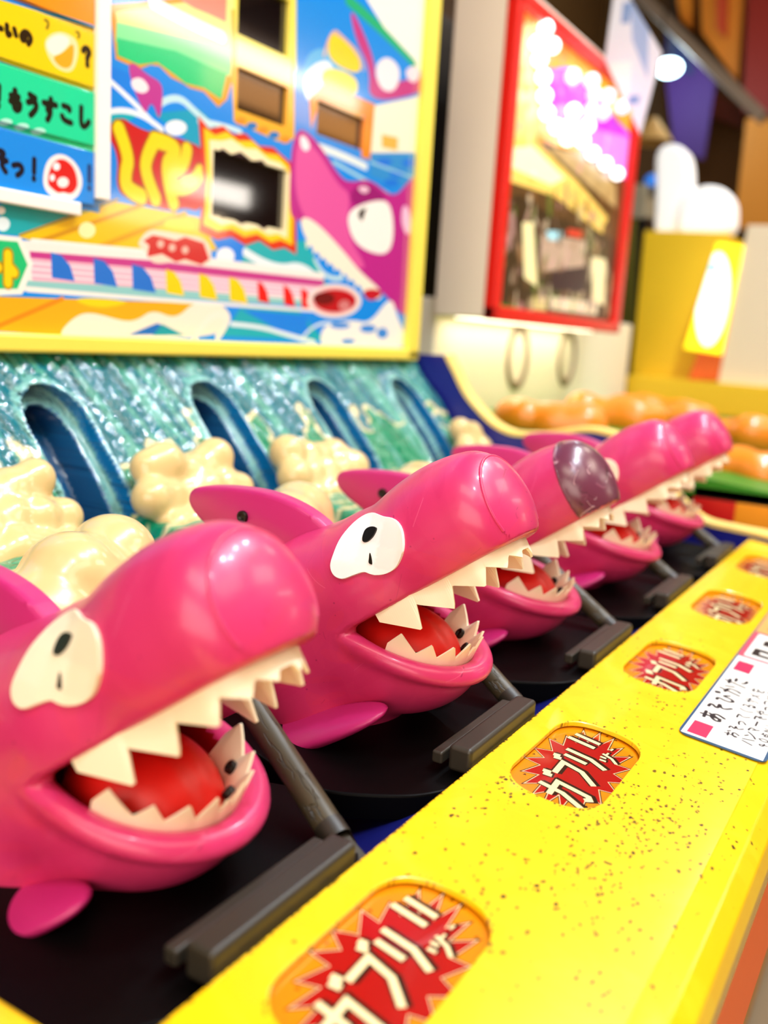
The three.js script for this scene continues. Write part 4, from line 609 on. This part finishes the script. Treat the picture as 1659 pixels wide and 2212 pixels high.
{
  const place = (g) => g.rotateY(SG.a).translate(SG.o.x, SG.o.y, SG.o.z);
  const sb = mesh('sign_box', place(span(0.002, SW - 0.002, 0.002, 0.45, -0.085, -0.004, 0.003)), std(0xfff0dc, 0.5), nb, 'beige sign box');
  mesh('sign_panel', place(planarUV(new THREE.PlaneGeometry(SW - 0.02, SH - 0.01).translate(SW / 2, SH / 2, 0.0005), (x) => x / SW, (x, y) => y / SH)), std(0xffffff, 0.3, { map: signTex, emissive: 0xffffff, emissiveMap: signTex, emissiveIntensity: 0.55 }), sb);
  mesh('sign_frame', place(merge([span(0, SW, 0, 0.02, -0.006, 0.012, 0.003), span(0, SW, SH - 0.02, SH, -0.006, 0.012, 0.003), span(0, 0.022, 0, SH, -0.006, 0.012, 0.003), span(SW - 0.03, SW, 0, SH, -0.006, 0.012, 0.003)])), std(0xee1c12, 0.35), sb, 'red frame');
  const bulb = new THREE.SphereGeometry(1, 16, 12);
  const add = (list, color, I, r) => { const m = std(0xffffff, 0.4, { emissive: color, emissiveIntensity: I }); for (const p of list.split(' ')) { const [u, v] = toSign(...p.split(',').map(Number)); const q = mesh('bulb', bulb, m, sb); q.scale.setScalar(r); q.position.copy(SG.o).addScaledVector(SG.e, u).addScaledVector(SG.n, 0.01).setY(SG.o.y + v); } };
  add('1165,62 1147,95 1152,130 1160,168 1163,208 1168,245 1188,275 1212,300 1226,240 1218,272 1258,272 1246,304 1268,332 1296,354 1322,376 1180,100', 0xffffff, 4, 0.0105);
  add('1224,166 1266,176 1302,208 1332,232', 0x7fd4ff, 2, 0.0115); add('1270,206 1264,240 1290,246', 0xffa8f4, 2, 0.0115);
  const bb = mesh('cream_board', span(0.96, 1.93, 0.03, 0.245, -0.56, -0.5, 0.004), std(0xfdf4de, 0.5), nb);
  for (const px of [1120, 1226]) { const c = onZ(px, 772, -0.498); const t = new THREE.TorusGeometry(1, 0.16, 10, 40).scale(0.042, 0.05, 0.02).translate(c.x, c.y, -0.499); mesh('oval_ring', t, std(0x8a745c, 0.5), bb); mesh('ring_stem', span(c.x - 0.006, c.x + 0.006, c.y + 0.055, c.y + 0.085, -0.5, -0.496, 0.001), std(0x8a745c, 0.5), bb); }
  mesh('unseen_under_lamp', span(0.98, 1.5, 0.2168, 0.2186, -0.478, -0.448, 0), std(0xffffff, 0.5, { emissive: 0xfff0d4, emissiveIntensity: 5 }), nb);  // lamp out of view under the sign box, placed to light the cream board
  { const l = new THREE.RectAreaLight(0xfff0d4, 9, 0.52, 0.03); l.position.set(1.24, 0.2155, -0.463); l.lookAt(1.24, 0, -0.463); scene.add(l); }
  const field = std(0x2a8416, 0.4), ora = std(0xf48a1c, 0.35, { clearcoat: 0.4 });
  const pf = mesh('playfield', ribbon([[-0.5, 0.075], [-0.06, 0.05], [0.02, 0.042], [0.02, 0.03], [-0.5, 0.03]], 0.99).rotateY(-Math.PI / 2).translate(1.8, 0, 0), field, nb, 'green playfield');
  for (const [px, py, w, h, x] of [[1180, 908, 200, 88, 1.0], [1335, 893, 190, 78, 1.25], [1575, 932, 180, 70, 1.12], [1612, 1012, 160, 80, 0.93], [1450, 895, 160, 70, 1.5]]) {
    const c = onX(px, py, x), d = c.distanceTo(CAM) / FOCAL, rx = w * d * 0.55, ry = h * d * 0.5, R = rng(px);
    const L = []; for (let i = 0; i < 6; i++) L.push([c.x + (R() - 0.5) * 0.03, c.y - 0.004 + (R() - 0.3) * ry * 0.4, c.z + (i - 2.5) / 2.5 * rx * 0.7, ry * (0.75 + R() * 0.35)]);
    mesh('orange_mound', surface(blobs(L, 0.014), [c.x - 0.07, c.y - ry * 2, c.z - rx * 1.5], [c.x + 0.07, c.y + ry * 2, c.z + rx * 1.5], 0.006), ora, pf);
  }
  mesh('side_block', span(0.81, 1.8, -0.004, 0.028, -0.075, -0.028, 0.001), std(0xd00c0a, 0.4), nb, 'red block'); mesh('side_block', span(0.81, 1.8, -0.004, 0.028, -0.028, 0.05, 0.001), std(0xf29a14, 0.4), nb, 'orange block');
  mesh('black_lip', span(0.81, 1.8, 0.028, 0.041, -0.075, 0.03, 0.001), M.dark, nb);
  mesh('lower_body', span(0.81, 1.8, FLOOR + 0.02, -0.004, -0.5, 0.03, 0.003), std(0xc98a24, 0.5), nb);
  mesh('back_column', span(0.9, 1.9, FLOOR + 0.02, 0.03, -0.62, -0.5, 0.003), std(0xdcbf92, 0.5), nb);
  mesh('back_panel', span(0.96, 1.9, 0.245, 0.66, -0.64, -0.57, 0.003), std(0x1a120c, 0.5), nb);
  settle(nb, 1.3, FLOOR, -0.25);
}

// ------------------------------------------------------------------ beyond: yellow machine, hanging things, far wall
const outline = (s, x, depth, r = 0.002) => { const p = parse(s).map(([a, b]) => onX(a, b, x)); const sh = new THREE.Shape(p.map((q) => new THREE.Vector2(q.z, q.y))); return new THREE.ExtrudeGeometry(sh, { depth, bevelEnabled: r > 0, bevelSize: r, bevelThickness: r, bevelSegments: 2, curveSegments: 10 }).rotateY(-Math.PI / 2).translate(x + depth, 0, 0); };
const soft = (s, x, depth, r) => { const p = parse(s).map(([a, b]) => onX(a, b, x)); const c = new THREE.CatmullRomCurve3(p.map((q) => V(q.z, q.y, 0)), true).getPoints(48); const sh = new THREE.Shape(c.map((q) => new THREE.Vector2(q.x, q.y))); return new THREE.ExtrudeGeometry(sh, { depth, bevelEnabled: true, bevelSize: r, bevelThickness: r, bevelSegments: 4 }).rotateY(-Math.PI / 2).translate(x + depth, 0, 0); };
{
  const m = thing('game_machine', 'tall yellow game machine with a slanted glowing sign, orange edge and beige panel', 'game machine'), X = 2.06, yel = std(0xf2c81e, 0.5);
  mesh('upright_panel', outline('1394,500 1570,505 1560,850 1362,850', X, 0.3), yel, m, 'plain yellow upright panel');
  mesh('base_ledge', outline('1356,812 1700,842 1700,905 1352,885', X - 0.1, 0.35), yel, m, 'yellow base ledge');
  mesh('beige_panel', outline('1617,488 1720,490 1720,840 1552,832', X - 0.07, 0.05), std(0xeddcc0, 0.5), m);
  mesh('orange_edge', outline('1596,532 1626,540 1566,820 1488,818', X - 0.066, 0.03), std(0xe6641a, 0.5), m);
  const glow = canvasTexture(128, 256, (g) => { g.fillStyle = '#ffe81c'; g.fillRect(0, 0, 128, 256); g.fillStyle = '#ffffff'; g.beginPath(); g.ellipse(64, 130, 44, 108, 0, 0, 7); g.fill(); g.fillStyle = '#8fd8ee'; g.fillRect(30, 46, 34, 22); g.fillStyle = '#e8b4e0'; g.fillRect(70, 170, 20, 16); });
  const gg = outline('1550,526 1604,532 1556,764 1480,752', X - 0.075, 0.02); gg.computeBoundingBox(); const b = gg.boundingBox;
  const gs = mesh('glowing_sign', planarUV(gg, (x, y, z) => (z - b.min.z) / (b.max.z - b.min.z), (x, y) => (y - b.min.y) / (b.max.y - b.min.y)), std(0xffffff, 0.5, { map: glow, emissive: 0xffffff, emissiveMap: glow, emissiveIntensity: 1.6 }), m, 'slanted glowing white sign with a yellow border');
  mesh('lower_body', span(X + 0.02, X + 0.3, FLOOR + 0.005, 0.1, -0.5, 0.1, 0.003), yel, m);
  settle(m, X + 0.15, FLOOR, -0.3);
  const w = thing('white_topper', 'bright white rounded topper standing on the tall yellow machine', 'topper'); mesh('upright_lobe', soft('1430,335 1440,324 1464,326 1478,345 1482,400 1484,450 1484,496 1466,498 1440,498 1427,496 1427,450 1428,390', X + 0.05, 0.05, 0.012), std(0xffffff, 0.5, { emissive: 0xffffff, emissiveIntensity: 0.4 }), w); mesh('side_lobe', soft('1484,432 1500,420 1530,412 1560,420 1574,440 1576,470 1572,492 1550,498 1510,498 1478,497', X + 0.03, 0.05, 0.012), std(0xffffff, 0.5, { emissive: 0xffffff, emissiveIntensity: 0.4 }), w);  // slight emission added to both lobes so the white reads overexposed
  const c = thing('cabinet', 'dark olive cabinet with a grey top between the red framed sign and the yellow machine', 'cabinet'); mesh('olive_panel', outline('1325,470 1372,470 1366,860 1310,860', 2.46, 0.2), std(0x6b6a1e, 0.5), c); mesh('base', span(2.47, 2.66, FLOOR, 0.1, -0.72, -0.52, 0), M.dark, c); mesh('grey_top', outline('1322,395 1396,400 1390,470 1320,470', 2.46, 0.2), std(0xa9a590, 0.5), c); mesh('black_edge', outline('1372,470 1398,470 1386,860 1366,860', 2.47, 0.15), M.dark, c);
  const bl = thing('signal_lamp', 'small blue lamp above the grey top of the dark cabinet', 'lamp'); { const q = onX(1408, 392, 2.5); mesh('lamp_lens', new THREE.SphereGeometry(0.02, 16, 12).translate(q.x, q.y, q.z), std(0x1a6ae0, 0.3, { emissive: 0x2a8af0, emissiveIntensity: 0.8 }), bl); mesh('lamp_base', new THREE.CylinderGeometry(0.012, 0.016, 0.03, 16).translate(q.x, q.y - 0.026, q.z), M.dark, bl); }
  const hpTex = canvasTexture(256, 512, (g) => { g.fillStyle = '#dfe4ee'; g.fillRect(0, 0, 256, 512); g.fillStyle = '#9fb6dc'; g.beginPath(); g.moveTo(90, 40); g.lineTo(190, 160); g.lineTo(210, 330); g.lineTo(120, 190); g.fill(); g.fillStyle = '#f4f2f0'; g.fillRect(20, 260, 110, 160); g.fillStyle = '#7f9ccc'; g.fillRect(60, 60, 40, 70); g.fillRect(130, 380, 50, 30); g.fillStyle = '#ecd9c2'; g.fillRect(90, 420, 70, 60); });
  const hp = thing('hanging_poster', 'white and pale blue sheet hanging from above beside the red framed sign', 'poster'); const hg = outline('1328,-30 1356,-10 1428,112 1382,288 1306,130', 1.3, 0.006, 0); hg.computeBoundingBox(); const hb = hg.boundingBox; mesh('sheet', planarUV(hg, (x, y, z) => (z - hb.min.z) / (hb.max.z - hb.min.z), (x, y) => (y - hb.min.y) / (hb.max.y - hb.min.y)), std(0xffffff, 0.6, { map: hpTex }), hp);
  { const top = onX(1340, -20, 1.303); mesh('cord', tube([top, V(top.x, CEIL, top.z)], 0.003, 2, 6), M.white, hp); }
  const ls = thing('lampshade', 'tan cone shaped lampshade hanging under the white and blue sheet', 'lampshade'); { const q = onX(1408, 292, 2.75); mesh('shade', new THREE.LatheGeometry([[0.012, 0.05], [0.066, -0.02], [0.064, -0.022], [0.01, 0.046]].map((p) => new THREE.Vector2(...p)), 32).translate(q.x, q.y, q.z), std(0xd8b470, 0.6, { side: THREE.DoubleSide }), ls); mesh('cord', tube([V(q.x, q.y + 0.05, q.z), V(q.x, CEIL, q.z)], 0.003, 2, 6), M.dark, ls); }
  const pd = thing('pendant_lamp', 'bright bluish white hanging lamp in front of the purple banner', 'lamp'); { const q = onX(1444, 147, 2.9); mesh('bulb', new THREE.SphereGeometry(0.034, 24, 16).scale(1, 0.8, 1.25).translate(q.x, q.y, q.z), std(0xffffff, 0.4, { emissive: 0xd0f4ff, emissiveIntensity: 14 }), pd); mesh('cord', tube([V(q.x, q.y + 0.02, q.z), V(q.x, CEIL, q.z)], 0.004, 2, 6), M.dark, pd); const l = new THREE.PointLight(0xd8f4ff, 0.5, 0, 2); l.position.copy(q); l.castShadow = true; scene.add(l); }
  const bn = thing('banner', 'purple and blue banner hanging behind the bright hanging lamp', 'banner'); mesh('cloth', outline('1440,70 1482,108 1545,180 1520,345 1455,318 1436,150', 3.2, 0.01, 0), std(0x3c0f66, 0.7), bn); mesh('top_band', outline('1440,60 1484,100 1500,160 1440,150', 3.19, 0.008, 0), std(0x1c2a5a, 0.7), bn); { const q = onX(1450, 66, 3.203); mesh('cord', tube([q, V(q.x, CEIL, q.z)], 0.004, 2, 6), M.dark, bn); }
  { const a = onX(1368, -25, 2.9), b2 = onX(1625, 232, 2.9), mid = a.clone().add(b2).multiplyScalar(0.5), L = a.distanceTo(b2); const g = new THREE.BoxGeometry(0.06, 0.034, L + 0.1); g.rotateX(Math.atan2(a.y - b2.y, b2.z - a.z)); g.translate(mid.x, mid.y, mid.z); struct('trim_1', g, std(0x9a9088, 0.6)); }
  const trim = (n, s, x, col, d = 0.05) => struct('trim_' + n, outline(s, x, d, 0), std(col, 0.6));
  trim(2, '1452,-60 1495,-60 1492,60 1470,40', 3.45, 0xe88a1c); trim(3, '1512,-60 1608,-60 1592,175 1516,70', 3.45, 0xe8861a); trim(4, '1546,-60 1572,-60 1566,80 1548,60', 3.42, 0xc8421a, 0.03); trim(5, '1618,-60 1720,-60 1720,262 1604,240', 3.4, 0x8a1400); trim(6, '1612,255 1720,262 1720,500 1586,492', 3.3, 0xd88a1e); trim(7, '1530,190 1604,235 1600,275 1532,250', 3.45, 0x5a1c0e);
}
renderer.render(scene, camera);
